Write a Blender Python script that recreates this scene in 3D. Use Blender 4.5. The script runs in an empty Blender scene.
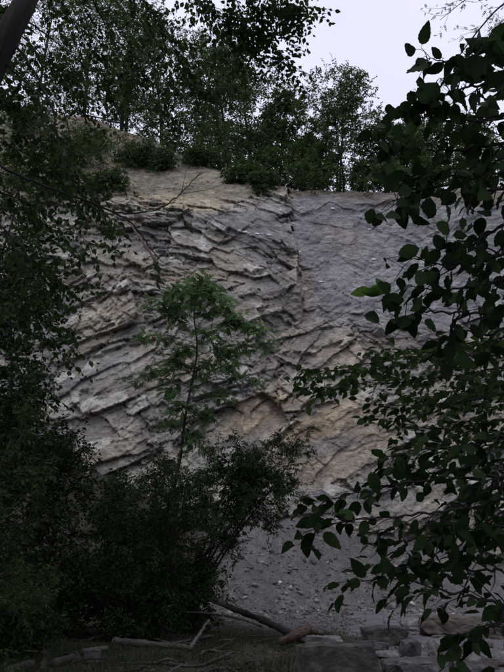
import bpy, bmesh, math, random
import numpy as np
from mathutils import Vector, Matrix

# ------------------------------------------------------------------ camera, sky, sun, exposure
PITCH = math.radians(20.0)
FPX = 659.0                      # focal length in photo pixels (photo is 504 x 672)
EYE = np.array([0.0, 0.0, 1.6])
scene = bpy.context.scene
col = scene.collection
cam_data = bpy.data.cameras.new('camera')
cam = bpy.data.objects.new('camera', cam_data)
col.objects.link(cam)
cam.location = EYE
cam.rotation_euler = (math.radians(90) + PITCH, 0, 0)
cam_data.sensor_fit = 'VERTICAL'
cam_data.sensor_height = 36.0
cam_data.lens = 36.0 * FPX / 672.0
cam_data.clip_start = 0.05
cam_data.clip_end = 2000
scene.camera = cam

SUN_TO = Vector((-0.30, -0.42, 0.86)).normalized()
world = bpy.data.worlds.new('World')
scene.world = world
world.use_nodes = True
wn = world.node_tree
for n in list(wn.nodes):
    wn.nodes.remove(n)
w_out = wn.nodes.new('ShaderNodeOutputWorld')
w_bg = wn.nodes.new('ShaderNodeBackground')
w_sky = wn.nodes.new('ShaderNodeTexSky')
w_sky.sky_type = 'NISHITA'
w_sky.sun_disc = False
w_sky.sun_elevation = math.asin(SUN_TO.z)
w_sky.sun_rotation = math.atan2(SUN_TO.x, SUN_TO.y)
w_sky.air_density = 1.0
w_sky.dust_density = 4.0
w_hsv = wn.nodes.new('ShaderNodeHueSaturation')
w_hsv.inputs['Saturation'].default_value = 0.35
w_mix = wn.nodes.new('ShaderNodeMix')
w_mix.data_type = 'RGBA'
w_mix.inputs[0].default_value = 0.82            # share of the even cloud cover
w_mix.inputs[7].default_value = (7.8, 7.75, 9.7, 1)
wn.links.new(w_sky.outputs[0], w_hsv.inputs['Color'])
wn.links.new(w_hsv.outputs[0], w_mix.inputs[6])
w_tc = wn.nodes.new('ShaderNodeTexCoord')
w_nz = wn.nodes.new('ShaderNodeTexNoise'); w_nz.inputs['Scale'].default_value = 2.2; w_nz.inputs['Detail'].default_value = 5
w_rp = wn.nodes.new('ShaderNodeMapRange'); w_rp.inputs[1].default_value = 0.3; w_rp.inputs[2].default_value = 0.7; w_rp.inputs[3].default_value = 0.93; w_rp.inputs[4].default_value = 1.07
w_ml = wn.nodes.new('ShaderNodeVectorMath'); w_ml.operation = 'SCALE'
wn.links.new(w_tc.outputs['Generated'], w_nz.inputs['Vector']); wn.links.new(w_nz.outputs[0], w_rp.inputs[0])
wn.links.new(w_mix.outputs[2], w_ml.inputs[0]); wn.links.new(w_rp.outputs[0], w_ml.inputs['Scale'])
wn.links.new(w_ml.outputs[0], w_bg.inputs['Color'])
w_bg.inputs['Strength'].default_value = 0.10
wn.links.new(w_bg.outputs[0], w_out.inputs['Surface'])

sun_data = bpy.data.lights.new('sun', 'SUN')
sun_data.energy = 0.6
sun_data.angle = math.radians(35)
sun_data.color = (1.0, 0.97, 0.94)
sun = bpy.data.objects.new('sun', sun_data)
col.objects.link(sun)
sun.location = (0, 0, 80)
sun.rotation_euler = SUN_TO.to_track_quat('Z', 'Y').to_euler()

scene.view_settings.view_transform = 'Standard'
scene.view_settings.look = 'None'
scene.view_settings.exposure = 0.30
scene.view_settings.gamma = 1.0
scene.view_settings.use_curve_mapping = False

# ------------------------------------------------------------------ pixel <-> world helpers
CP, SP = math.cos(PITCH), math.sin(PITCH)

def ray(px, py):
    r = (px - 252.0) / FPX
    u = (336.0 - py) / FPX
    return np.array([r, CP - u * SP, SP + u * CP])

def at(px, py, Y):
    d = ray(px, py)
    return EYE + d * (Y / d[1])

def ground_at(px, py, z=0.0):
    d = ray(px, py)
    return EYE + d * ((z - EYE[2]) / d[2])

def project(P):
    q = P - EYE
    f = q[..., 1] * CP + q[..., 2] * SP
    u = -q[..., 1] * SP + q[..., 2] * CP
    return 252 + FPX * q[..., 0] / f, 336 - FPX * u / f

# ------------------------------------------------------------------ numpy noise
def hash2(ix, iy, seed):
    h = (ix.astype(np.int64) * 374761393 + iy.astype(np.int64) * 668265263 + seed * 2246822519) & 0xffffffff
    h = ((h ^ (h >> 13)) * 1274126177) & 0xffffffff
    h = ((h ^ (h >> 16)) * 2654435761) & 0xffffffff
    h = h ^ (h >> 15)
    return (h & 0xffffff) / float(0x1000000)

def vnoise(x, y, seed=0):
    ix, iy = np.floor(x), np.floor(y)
    fx, fy = x - ix, y - iy
    fx = fx * fx * fx * (fx * (fx * 6 - 15) + 10)
    fy = fy * fy * fy * (fy * (fy * 6 - 15) + 10)
    a = hash2(ix, iy, seed); b = hash2(ix + 1, iy, seed)
    c = hash2(ix, iy + 1, seed); d = hash2(ix + 1, iy + 1, seed)
    return (a + (b - a) * fx) * (1 - fy) + (c + (d - c) * fx) * fy

def fbm(x, y, oct=4, seed=0, gain=0.5):
    s = np.zeros_like(x, dtype=float); a = 1.0; t = 0.0
    for i in range(oct):
        s += a * (vnoise(x * 2 ** i + 17.3 * i, y * 2 ** i - 9.1 * i, seed + i) * 2 - 1)
        t += a; a *= gain
    return s / t

def sstep(a, b, x):
    t = np.clip((x - a) / (b - a), 0, 1)
    return t * t * (3 - 2 * t)

def blocks(p, s, cw, ch, seed):
    """faceted blocks: returns id randoms, offsets inside the block and the gap to the next block"""
    u, v = p / cw, s / ch
    iu, iv = np.floor(u), np.floor(v)
    best = np.full(u.shape, 9.0); second = np.full(u.shape, 9.0)
    R = [np.zeros(u.shape) for _ in range(5)]
    for dx in (-1, 0, 1):
        for dy in (-1, 0, 1):
            cx, cy = iu + dx, iv + dy
            ox = hash2(cx, cy, seed); oy = hash2(cx, cy, seed + 7)
            du = u - (cx + 0.15 + 0.7 * ox); dv = v - (cy + 0.15 + 0.7 * oy)
            dist = 0.55 * np.maximum(np.abs(du), np.abs(dv)) + 0.45 * np.sqrt(du * du + dv * dv)
            closer = dist < best
            second = np.where(closer, best, np.minimum(second, dist))
            best = np.where(closer, dist, best)
            vals = (hash2(cx, cy, seed + 21), hash2(cx, cy, seed + 33), hash2(cx, cy, seed + 45), du, dv)
            for k in range(5):
                R[k] = np.where(closer, vals[k], R[k])
    return R[0], R[1], R[2], R[3], R[4], second - best

# ------------------------------------------------------------------ mesh and object helpers
def fast_mesh(name, V, F, mats=None, smooth=False, attrs=None):
    """V (n,3), F (m,k) all faces with k corners"""
    V = np.ascontiguousarray(V, dtype=np.float32); F = np.ascontiguousarray(F, dtype=np.int32)
    me = bpy.data.meshes.new(name)
    n, (m, k) = len(V), F.shape
    me.vertices.add(n); me.vertices.foreach_set('co', V.ravel())
    me.loops.add(m * k); me.loops.foreach_set('vertex_index', F.ravel())
    me.polygons.add(m)
    me.polygons.foreach_set('loop_start', np.arange(0, m * k, k, dtype=np.int32))
    if smooth:
        me.polygons.foreach_set('use_smooth', np.ones(m, dtype=bool))
    for nm, kind, data in (attrs or []):
        at_ = me.attributes.new(nm, kind, 'POINT')
        at_.data.foreach_set({'FLOAT_COLOR': 'color', 'FLOAT_VECTOR': 'vector'}.get(kind, 'value'), np.ascontiguousarray(data, dtype=np.float32).ravel())
    me.update(calc_edges=True)
    if mats is not None:
        me.materials.append(mats)
    return me

def obj(name, me, parent=None, loc=(0, 0, 0)):
    o = bpy.data.objects.new(name, me)
    col.objects.link(o)
    o.location = loc
    if parent is not None:
        o.parent = parent
        pl = parent.location
        o.location = (loc[0] - pl[0], loc[1] - pl[1], loc[2] - pl[2])
    return o

def tag(o, label=None, cat=None, group=None, kind=None):
    if label: o['label'] = label
    if cat: o['category'] = cat
    if group: o['group'] = group
    if kind: o['kind'] = kind
    return o

def thing(name, label, cat, loc, group=None):
    o = bpy.data.objects.new(name, None)
    o.empty_display_size = 0.2
    col.objects.link(o)
    o.location = loc
    return tag(o, label, cat, group)

def unit(v):
    v = np.asarray(v, dtype=float)
    return v / (np.linalg.norm(v, axis=-1, keepdims=True) + 1e-9)

class Tubes:
    """collects bark tubes in one mesh"""
    def __init__(self): self.V = []; self.F = []; self.n = 0; self.B = []
    def add(self, P, R, sides=5, cap=True):
        P = np.asarray(P, dtype=float); k = len(P)
        R = np.broadcast_to(np.asarray(R, dtype=float), (k,))
        T = unit(np.gradient(P, axis=0))
        ref = np.array([0.31, 0.52, 0.79]) if abs(T[0] @ np.array([0.31, 0.52, 0.79])) < 0.9 else np.array([1.0, 0, 0])
        A = unit(np.cross(T, ref)); B = np.cross(T, A)
        th = np.arange(sides) * 2 * np.pi / sides
        ring = P[:, None, :] + R[:, None, None] * (np.cos(th)[None, :, None] * A[:, None, :] + np.sin(th)[None, :, None] * B[:, None, :])
        self.V.append(ring.reshape(-1, 3))
        run = np.concatenate([[0], np.cumsum(np.linalg.norm(np.diff(P, axis=0), axis=1))])
        self.B.append(np.stack([np.cos(th)[None, :] * R[:, None], np.sin(th)[None, :] * R[:, None], np.repeat(run[:, None], sides, 1)], -1).reshape(-1, 3))
        i = np.arange(k - 1)[:, None] * sides + np.arange(sides)[None, :]
        j = np.arange(k - 1)[:, None] * sides + (np.arange(sides)[None, :] + 1) % sides
        self.F.append((np.stack([i, j, j + sides, i + sides], -1).reshape(-1, 4)) + self.n)
        n0 = self.n
        self.n += k * sides
        if cap:
            for row, flip in ((0, True), (k - 1, False)):
                c = P[row]
                self.V.append(c[None, :])
                a = np.arange(sides) + row * sides + n0
                b = (np.arange(sides) + 1) % sides + row * sides + n0
                self.V.append(c[None, :] + 1e-4); self.B.append(np.zeros((2, 3)))
                f = np.stack([a, b, np.full(sides, self.n), np.full(sides, self.n + 1)], -1)
                self.F.append(f if not flip else f[:, ::-1])
                self.n += 2
    def mesh(self, name, mat, smooth=True):
        if not self.V: return None
        return fast_mesh(name, np.concatenate(self.V), np.concatenate(self.F), mat, smooth, [('bark', 'FLOAT_VECTOR', np.concatenate(self.B))])

def spline(P, n):
    """Catmull-Rom through control points"""
    P = np.asarray(P, dtype=float)
    Q = np.vstack([2 * P[0] - P[1], P, 2 * P[-1] - P[-2]])
    m = len(P) - 1
    t = np.linspace(0, m - 1e-6, n)
    i = t.astype(int); f = (t - i)[:, None]
    a, b, c, d = Q[i], Q[i + 1], Q[i + 2], Q[i + 3]
    return 0.5 * ((2 * b) + (c - a) * f + (2 * a - 5 * b + 4 * c - d) * f ** 2 + (3 * b - a - 3 * c + d) * f ** 3)

# leaf templates: x side, y length, z normal
DIAMOND_V = np.array([[0, 0, 0], [0.26, 0.42, 0.05], [0, 1, -0.10], [-0.26, 0.42, 0.05]])
DIAMOND_F = np.array([[0, 1, 2], [0, 2, 3]])
OVATE_V = np.array([[0, 0, 0], [0.27, 0.25, 0.05], [0.30, 0.55, 0.04], [0, 1.0, -0.12], [-0.30, 0.55, 0.04], [-0.27, 0.25, 0.05], [0, 0.45, 0.0]])
OVATE_F = np.array([[0, 1, 6], [1, 2, 6], [2, 3, 6], [3, 4, 6], [4, 5, 6], [5, 0, 6]])
NARROW_V = DIAMOND_V * np.array([0.55, 1, 1])

def pinnate(pairs=6, droop=0.35):
    V = []; F = []
    def leaflet(base, d, n, L, w):
        s = np.cross(d, n); k = len(V)
        for q in DIAMOND_V:
            V.append(base + s * q[0] * w * L * 2 + d * q[1] * L + n * q[2] * L)
        for f in DIAMOND_F: F.append(f + k)
    for i in range(pairs):
        t = (i + 1.2) / (pairs + 1)
        base = np.array([0, t, -droop * t * t])
        for sgn in (-1, 1):
            d = unit(np.array([sgn * 0.95, 0.45, -0.15])); n = unit(np.array([0.1 * sgn, 0.1, 1]))
            n = unit(n - d * (n @ d))
            leaflet(base, d, n, 0.30 - 0.08 * abs(t - 0.5), 0.85)
    t = 1.0
    leaflet(np.array([0, t, -droop]), unit(np.array([0, 1, -0.6])), unit(np.array([0, 0.6, 1])), 0.28, 0.85)
    k = len(V)   # rachis as a thin blade
    for q in ([0.008, 0, 0], [-0.008, 0, 0], [-0.006, 0.55, -droop * .3], [0.006, 0.55, -droop * .3], [0.004, 1, -droop], [-0.004, 1, -droop]):
        V.append(np.array(q))
    F += [np.array([k, k + 1, k + 2]), np.array([k, k + 2, k + 3]), np.array([k + 3, k + 2, k + 5]), np.array([k + 3, k + 5, k + 4])]
    return np.array(V), np.array(F)

def frames(D, N):
    D = unit(D); N = unit(N - D * np.sum(N * D, -1, keepdims=True))
    S = np.cross(D, N)
    return S, D, N

def leaf_mesh(name, P, D, N, L, mat, tmpl=(DIAMOND_V, DIAMOND_F), rng=None):
    TV, TF = tmpl
    S, D, N = frames(D, N)
    L = np.broadcast_to(np.asarray(L, dtype=float), (len(P),))
    V = P[:, None, :] + L[:, None, None] * (TV[None, :, 0:1] * S[:, None, :] + TV[None, :, 1:2] * D[:, None, :] + TV[None, :, 2:3] * N[:, None, :])
    F = TF[None, :, :] + (np.arange(len(P)) * len(TV))[:, None, None]
    rnd = (rng or np.random.default_rng(3)).random(len(P))
    rv = np.repeat(rnd, len(TV))
    return fast_mesh(name, V.reshape(-1, 3), F.reshape(-1, 3), mat, False, [('rnd', 'FLOAT', rv)])

# ------------------------------------------------------------------ materials
def new_mat(name):
    m = bpy.data.materials.new(name); m.use_nodes = True
    nt = m.node_tree
    for n in list(nt.nodes): nt.nodes.remove(n)
    out = nt.nodes.new('ShaderNodeOutputMaterial')
    b = nt.nodes.new('ShaderNodeBsdfPrincipled')
    nt.links.new(b.outputs[0], out.inputs['Surface'])
    return m, nt, b, out

def ramp(nt, stops):
    r = nt.nodes.new('ShaderNodeValToRGB')
    e = r.color_ramp.elements
    while len(e) < len(stops): e.new(0.5)
    for i, (p, c) in enumerate(stops):
        e[i].position = p; e[i].color = (*c, 1)
    return r

def leaf_mat(name, dark, mid, light, trans=0.22, rough=0.5, per_object=False):
    m, nt, b, out = new_mat(name)
    if per_object:
        src = nt.nodes.new('ShaderNodeObjectInfo').outputs['Random']
    else:
        a = nt.nodes.new('ShaderNodeAttribute'); a.attribute_name = 'rnd'; src = a.outputs['Fac']
    r = ramp(nt, [(0.0, dark), (0.55, mid), (1.0, light)])
    nt.links.new(src, r.inputs[0])
    colr = r.outputs[0]
    if per_object:      # veins and blotches on the large leaves
        tc = nt.nodes.new('ShaderNodeTexCoord')
        nz = nt.nodes.new('ShaderNodeTexNoise'); nz.inputs['Scale'].default_value = 9; nz.inputs['Detail'].default_value = 4
        nt.links.new(tc.outputs['Object'], nz.inputs['Vector'])
        mx = nt.nodes.new('ShaderNodeMix'); mx.data_type = 'RGBA'; mx.blend_type = 'MULTIPLY'; mx.inputs[0].default_value = 0.6
        rr = ramp(nt, [(0.3, (0.6, 0.65, 0.6)), (0.7, (1.15, 1.1, 1.0))])
        nt.links.new(nz.outputs[0], rr.inputs[0]); nt.links.new(colr, mx.inputs[6]); nt.links.new(rr.outputs[0], mx.inputs[7])
        colr = mx.outputs[2]
        sp = nt.nodes.new('ShaderNodeSeparateXYZ'); nt.links.new(tc.outputs['Object'], sp.inputs[0])
        ab = nt.nodes.new('ShaderNodeMath'); ab.operation = 'ABSOLUTE'; nt.links.new(sp.outputs[0], ab.inputs[0])
        sb = nt.nodes.new('ShaderNodeMath'); sb.operation = 'MULTIPLY_ADD'; sb.inputs[1].default_value = -0.75; nt.links.new(ab.outputs[0], sb.inputs[0]); nt.links.new(sp.outputs[1], sb.inputs[2])
        sc_ = nt.nodes.new('ShaderNodeMath'); sc_.operation = 'MULTIPLY'; sc_.inputs[1].default_value = 9.0; nt.links.new(sb.outputs[0], sc_.inputs[0])
        pg = nt.nodes.new('ShaderNodeMath'); pg.operation = 'PINGPONG'; pg.inputs[1].default_value = 0.5; nt.links.new(sc_.outputs[0], pg.inputs[0])
        mn = nt.nodes.new('ShaderNodeMath'); mn.operation = 'MULTIPLY'; mn.inputs[1].default_value = 8.0; nt.links.new(ab.outputs[0], mn.inputs[0])
        m3 = nt.nodes.new('ShaderNodeMath'); m3.operation = 'MINIMUM'; nt.links.new(pg.outputs[0], m3.inputs[0]); nt.links.new(mn.outputs[0], m3.inputs[1])
        vr = ramp(nt, [(0.0, (1.7, 1.6, 1.5)), (0.09, (1.25, 1.2, 1.15)), (0.16, (0.95, 0.95, 0.95))]); nt.links.new(m3.outputs[0], vr.inputs[0])
        mv = nt.nodes.new('ShaderNodeMix'); mv.data_type = 'RGBA'; mv.blend_type = 'MULTIPLY'; mv.inputs[0].default_value = 0.8
        nt.links.new(colr, mv.inputs[6]); nt.links.new(vr.outputs[0], mv.inputs[7]); colr = mv.outputs[2]
    nt.links.new(colr, b.inputs['Base Color'])
    b.inputs['Roughness'].default_value = rough
    b.inputs['Specular IOR Level'].default_value = 0.06
    t = nt.nodes.new('ShaderNodeBsdfTranslucent')
    nt.links.new(colr, t.inputs['Color'])
    ms = nt.nodes.new('ShaderNodeMixShader'); ms.inputs[0].default_value = trans
    nt.links.new(b.outputs[0], ms.inputs[1]); nt.links.new(t.outputs[0], ms.inputs[2])
    nt.links.new(ms.outputs[0], out.inputs['Surface'])
    return m

def noise_mat(name, stops, scale, bump=0.5, bscale=None, rough=0.85, stretch=(1, 1, 1), detail=6, dist=0.02, wood=False):
    m, nt, b, out = new_mat(name)
    tc = nt.nodes.new('ShaderNodeTexCoord')
    mp = nt.nodes.new('ShaderNodeMapping'); mp.inputs['Scale'].default_value = stretch
    if wood:
        tc = nt.nodes.new('ShaderNodeAttribute'); tc.attribute_name = 'bark'
    nt.links.new(tc.outputs['Vector' if wood else 'Object'], mp.inputs['Vector'])
    nz = nt.nodes.new('ShaderNodeTexNoise'); nz.inputs['Scale'].default_value = scale; nz.inputs['Detail'].default_value = detail; nz.inputs['Roughness'].default_value = 0.65
    nt.links.new(mp.outputs[0], nz.inputs['Vector'])
    r = ramp(nt, stops); nt.links.new(nz.outputs[0], r.inputs[0]); nt.links.new(r.outputs[0], b.inputs['Base Color'])
    b.inputs['Roughness'].default_value = rough
    b.inputs['Specular IOR Level'].default_value = 0.25
    nb = nt.nodes.new('ShaderNodeTexNoise'); nb.inputs['Scale'].default_value = bscale or scale * 2.5; nb.inputs['Detail'].default_value = 5
    nt.links.new(mp.outputs[0], nb.inputs['Vector'])
    bp = nt.nodes.new('ShaderNodeBump'); bp.inputs['Strength'].default_value = bump; bp.inputs['Distance'].default_value = dist
    nt.links.new(nb.outputs[0], bp.inputs['Height']); nt.links.new(bp.outputs[0], b.inputs['Normal'])
    return m

def colour_mat(name, fine=3.0, fine2=22.0, bump=0.8, dist=0.08, rough=0.9, stretch=(1, 1, 1), rot=(0, 0, 0), lo=0.62, hi=1.3, speck=0.0, src='Col'):
    """vertex colour 'Col' of the rock or soil broken up by fine noise"""
    m, nt, b, out = new_mat(name)
    a = nt.nodes.new('ShaderNodeAttribute'); a.attribute_name = 'Col'
    tc = nt.nodes.new('ShaderNodeTexCoord')
    mp = nt.nodes.new('ShaderNodeMapping'); mp.inputs['Scale'].default_value = stretch; mp.inputs['Rotation'].default_value = rot
    nt.links.new(tc.outputs['Object'], mp.inputs['Vector'])
    n1 = nt.nodes.new('ShaderNodeTexNoise'); n1.inputs['Scale'].default_value = fine; n1.inputs['Detail'].default_value = 8; n1.inputs['Roughness'].default_value = 0.7
    n2 = nt.nodes.new('ShaderNodeTexNoise'); n2.inputs['Scale'].default_value = fine2; n2.inputs['Detail'].default_value = 4; n2.inputs['Roughness'].default_value = 0.7
    for n in (n1, n2): nt.links.new(mp.outputs[0], n.inputs['Vector'])
    r = ramp(nt, [(0.3, (lo, lo, lo * 1.02)), (0.5, (1, 1, 1)), (0.72, (hi, hi, hi * 0.97))])
    nt.links.new(n1.outputs[0], r.inputs[0])
    mx = nt.nodes.new('ShaderNodeMix'); mx.data_type = 'RGBA'; mx.blend_type = 'MULTIPLY'; mx.inputs[0].default_value = 1.0
    nt.links.new(a.outputs['Color'], mx.inputs[6]); nt.links.new(r.outputs[0], mx.inputs[7])
    last = mx.outputs[2]
    if speck:
        r2_ = ramp(nt, [(0.32, (0.5, 0.5, 0.51)), (0.5, (0.98, 0.98, 0.98)), (0.62, (1.2, 1.2, 1.19)), (0.74, (1.9, 1.88, 1.82))])
        nt.links.new(n2.outputs[0], r2_.inputs[0])
        m2 = nt.nodes.new('ShaderNodeMix'); m2.data_type = 'RGBA'; m2.blend_type = 'MULTIPLY'; m2.inputs[0].default_value = speck
        nt.links.new(last, m2.inputs[6]); nt.links.new(r2_.outputs[0], m2.inputs[7]); last = m2.outputs[2]
    nt.links.new(last, b.inputs['Base Color'])
    b.inputs['Roughness'].default_value = rough
    b.inputs['Specular IOR Level'].default_value = 0.25
    ad = nt.nodes.new('ShaderNodeMath'); ad.operation = 'MULTIPLY_ADD'; ad.inputs[1].default_value = 0.4
    nt.links.new(n2.outputs[0], ad.inputs[0]); nt.links.new(n1.outputs[0], ad.inputs[2])
    bp = nt.nodes.new('ShaderNodeBump'); bp.inputs['Strength'].default_value = bump; bp.inputs['Distance'].default_value = dist
    nt.links.new(ad.outputs[0], bp.inputs['Height']); nt.links.new(bp.outputs[0], b.inputs['Normal'])
    return m

M = {}
M['cliff'] = colour_mat('cliff_rock', 1.9, 7.0, 1.0, 0.22, 0.88, (0.7, 1, 1.8), (0, math.radians(-22), 0), lo=0.55, hi=1.42, speck=0.8)
M['ground'] = colour_mat('forest_soil', 2.5, 20, 0.7, 0.05)
M['scree'] = colour_mat('scree_soil', 6.0, 30, 0.9, 0.05)
M['stone'] = noise_mat('loose_stone', [(0.3, (0.03, 0.028, 0.029)), (0.5, (0.075, 0.072, 0.073)), (0.7, (0.16, 0.154, 0.152))], 5, 0.9, 16)
M['pale_stone'] = noise_mat('pale_stone', [(0.3, (0.07, 0.066, 0.065)), (0.5, (0.15, 0.144, 0.14)), (0.7, (0.27, 0.262, 0.25))], 5.0, 0.9, 16)
M['dark_stone'] = noise_mat('dark_stone', [(0.3, (0.022, 0.020, 0.020)), (0.5, (0.055, 0.050, 0.047)), (0.72, (0.12, 0.112, 0.104))], 5.0, 1.0, 14, stretch=(1, 1, 1.5))
M['brown_stone'] = noise_mat('brown_stone', [(0.3, (0.035, 0.029, 0.024)), (0.5, (0.085, 0.071, 0.06)), (0.72, (0.17, 0.146, 0.122))], 3.0, 0.7, 9, stretch=(1, 1, 3))
M['quartz'] = noise_mat('white_quartz', [(0.3, (0.6, 0.6, 0.6)), (0.7, (0.85, 0.84, 0.84))], 5, 0.3)
W_ = dict(wood=True, stretch=(1, 1, 0.10))
M['bark'] = noise_mat('dark_bark', [(0.3, (0.012, 0.010, 0.009)), (0.55, (0.034, 0.029, 0.026)), (0.8, (0.075, 0.066, 0.058))], 45, 1.0, 70, dist=0.015, **W_)
M['grey_bark'] = noise_mat('grey_bark', [(0.3, (0.04, 0.037, 0.035)), (0.6, (0.085, 0.08, 0.076)), (0.8, (0.15, 0.14, 0.13))], 20, 0.7, 40, **W_)
M['deadwood'] = noise_mat('dead_wood', [(0.3, (0.018, 0.015, 0.013)), (0.5, (0.055, 0.048, 0.043)), (0.72, (0.125, 0.113, 0.102))], 40, 1.0, 80, **W_)
M['bleached'] = noise_mat('bleached_wood', [(0.3, (0.030, 0.025, 0.022)), (0.5, (0.105, 0.094, 0.085)), (0.72, (0.22, 0.20, 0.185))], 36, 1.0, 80, **W_)
M['redwood'] = noise_mat('reddish_wood', [(0.3, (0.035, 0.022, 0.018)), (0.5, (0.10, 0.068, 0.056)), (0.72, (0.20, 0.15, 0.13))], 36, 1.0, 80, **W_)
M['cut'] = noise_mat('cut_wood', [(0.3, (0.25, 0.19, 0.14)), (0.7, (0.42, 0.35, 0.28))], 20, 0.3)
M['big_leaf'] = leaf_mat('broad_leaf', (0.009, 0.022, 0.007), (0.017, 0.040, 0.012), (0.040, 0.080, 0.024), 0.3, 0.55, True)
M['mid_leaf'] = leaf_mat('layered_leaf', (0.022, 0.048, 0.015), (0.038, 0.078, 0.024), (0.062, 0.115, 0.036), 0.3, 0.5, True)
M['pale_leaf'] = leaf_mat('sunlit_fresh_leaf', (0.09, 0.20, 0.045), (0.10, 0.225, 0.05), (0.12, 0.25, 0.06), 0.55, 0.5, True)  # fresh leaf; sunlight shining through it is put into the lighter colour
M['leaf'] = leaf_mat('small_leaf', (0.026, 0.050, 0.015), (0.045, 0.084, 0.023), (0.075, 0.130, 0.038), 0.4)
M['leaf_dark'] = leaf_mat('dark_leaf', (0.014, 0.028, 0.010), (0.025, 0.048, 0.016), (0.046, 0.080, 0.026), 0.22)  # darker green than the other small leaves
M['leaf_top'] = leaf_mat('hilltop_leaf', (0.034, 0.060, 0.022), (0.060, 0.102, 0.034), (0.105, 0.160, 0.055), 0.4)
M['leaf_locust'] = leaf_mat('locust_leaf', (0.068, 0.130, 0.045), (0.105, 0.190, 0.064), (0.155, 0.26, 0.09), 0.5)
M['grass'] = leaf_mat('grass_blade', (0.018, 0.030, 0.013), (0.034, 0.052, 0.021), (0.065, 0.082, 0.036), 0.2, 0.6)
M['litter'] = leaf_mat('fallen_leaf', (0.035, 0.026, 0.018), (0.075, 0.055, 0.038), (0.15, 0.115, 0.08), 0.1, 0.7)

# ------------------------------------------------------------------ terrain heights
def scree_foot(x):
    return np.clip(33.0 + 0.28 * x, 27.0, 38.0) + 1.3 * fbm(np.asarray(x, dtype=float) * 0.22, np.asarray(x, dtype=float) * 0 + 5.5, 3, 33)

def ground_h(x, y):
    x = np.asarray(x, dtype=float); y = np.asarray(y, dtype=float)
    h = 0.10 * fbm(x * 0.35, y * 0.35, 4, 11)
    bed = sstep(2.0, 5.0, x - 0.12 * (y - 16)) * sstep(8, 12, y)
    h = h * (1 - 0.5 * bed) - 0.12 * bed
    left = sstep(-3, -14, x) * sstep(10, 24, y)
    return h + 1.2 * left

def scree_h(x, y):
    x = np.asarray(x, dtype=float); y = np.asarray(y, dtype=float)
    t = y - scree_foot(x) - 0.8 * fbm(x * 0.25, y * 0.1, 3, 31)
    h = 0.68 * np.maximum(t, 0) ** 1.04 + np.minimum(t, 0) * 0.5
    return h - 0.25 + 0.10 * fbm(x * 0.9, y * 0.9, 4, 41) * sstep(-1, 2, t)

def grid_faces(nx, ny):
    i = np.arange(nx - 1)[None, :] + np.arange(ny - 1)[:, None] * nx
    return np.stack([i, i + 1, i + 1 + nx, i + nx], -1).reshape(-1, 4)

# ground: one sheet
gx = np.concatenate([np.linspace(-600, -40, 30), np.linspace(-39, -16, 47), np.linspace(-15.8, 15.8, 100), np.linspace(16, 39, 47), np.linspace(40, 600, 30)])
gy = np.concatenate([np.linspace(-600, -10, 30), np.linspace(-8, 8, 18), np.linspace(8.2, 38, 100), np.linspace(39, 60, 20), np.linspace(65, 700, 20)])
GX, GY = np.meshgrid(gx, gy)
GZ = ground_h(GX, GY)
GZ = GZ + 0.03 * fbm(GX * 2.5, GY * 2.5, 3, 51)
grassy = sstep(0.35, 0.6, vnoise(GX * 0.5, GY * 0.5, 61) * 0.5 + vnoise(GX * 1.7, GY * 1.7, 62) * 0.5)[..., None]
soil = np.array([0.036, 0.030, 0.024]) * (1 - grassy) + np.array([0.032, 0.038, 0.020]) * grassy
bedm = (sstep(1.2, 3.2, GX - 0.12 * (GY - 16) + 0.45 * np.clip(GY - 19, 0, 12) + 1.3 * fbm(GX * 0.4, GY * 0.4, 3, 63)) * sstep(6, 12, GY))[..., None]
gcol = soil * (1 - bedm) + np.array([0.115, 0.112, 0.112]) * bedm
gcol = gcol * (0.8 + 0.4 * vnoise(GX * 3, GY * 3, 64))[..., None]
V = np.stack([GX, GY, GZ], -1).reshape(-1, 3)
ground = obj('ground', fast_mesh('ground', V, grid_faces(len(gx), len(gy)), M['ground'], True,
    [('Col', 'FLOAT_COLOR', np.concatenate([gcol, np.ones(GX.shape + (1,))], -1).reshape(-1, 4))]))
tag(ground, 'dark forest floor of soil and sparse grass turning to grey gravel', kind='structure')

# gravel bed of the stream: sheet a little above the ground
bx = np.linspace(0.5, 26, 130); by = np.linspace(17, 38, 110)
BX, BY = np.meshgrid(bx, by)
edge = BX - 0.12 * (BY - 16) - 2.4 + 1.0 * fbm(BX * 0.5, BY * 0.5, 3, 71)
BZ = ground_h(BX, BY) + 0.03 * fbm(BX * 2.5, BY * 2.5, 3, 51) + np.clip(edge, -0.6, 0.5) * 0.07 + np.clip((BY - 19.5) , -1, 0.4) * 0.07 - 0.02
bc = np.array([0.125, 0.125, 0.135])[None, None, :] * (0.75 + 0.5 * vnoise(BX * 2.2, BY * 2.2, 72))[..., None]
gravel = obj('gravel_bed', fast_mesh('gravel_bed', np.stack([BX, BY, BZ], -1).reshape(-1, 3), grid_faces(130, 110), M['scree'], True,
    [('Col', 'FLOAT_COLOR', np.concatenate([bc, np.ones(BX.shape + (1,))], -1).reshape(-1, 4))]))
tag(gravel, 'flat bed of blue grey gravel at the foot of the scree', kind='structure')

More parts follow.
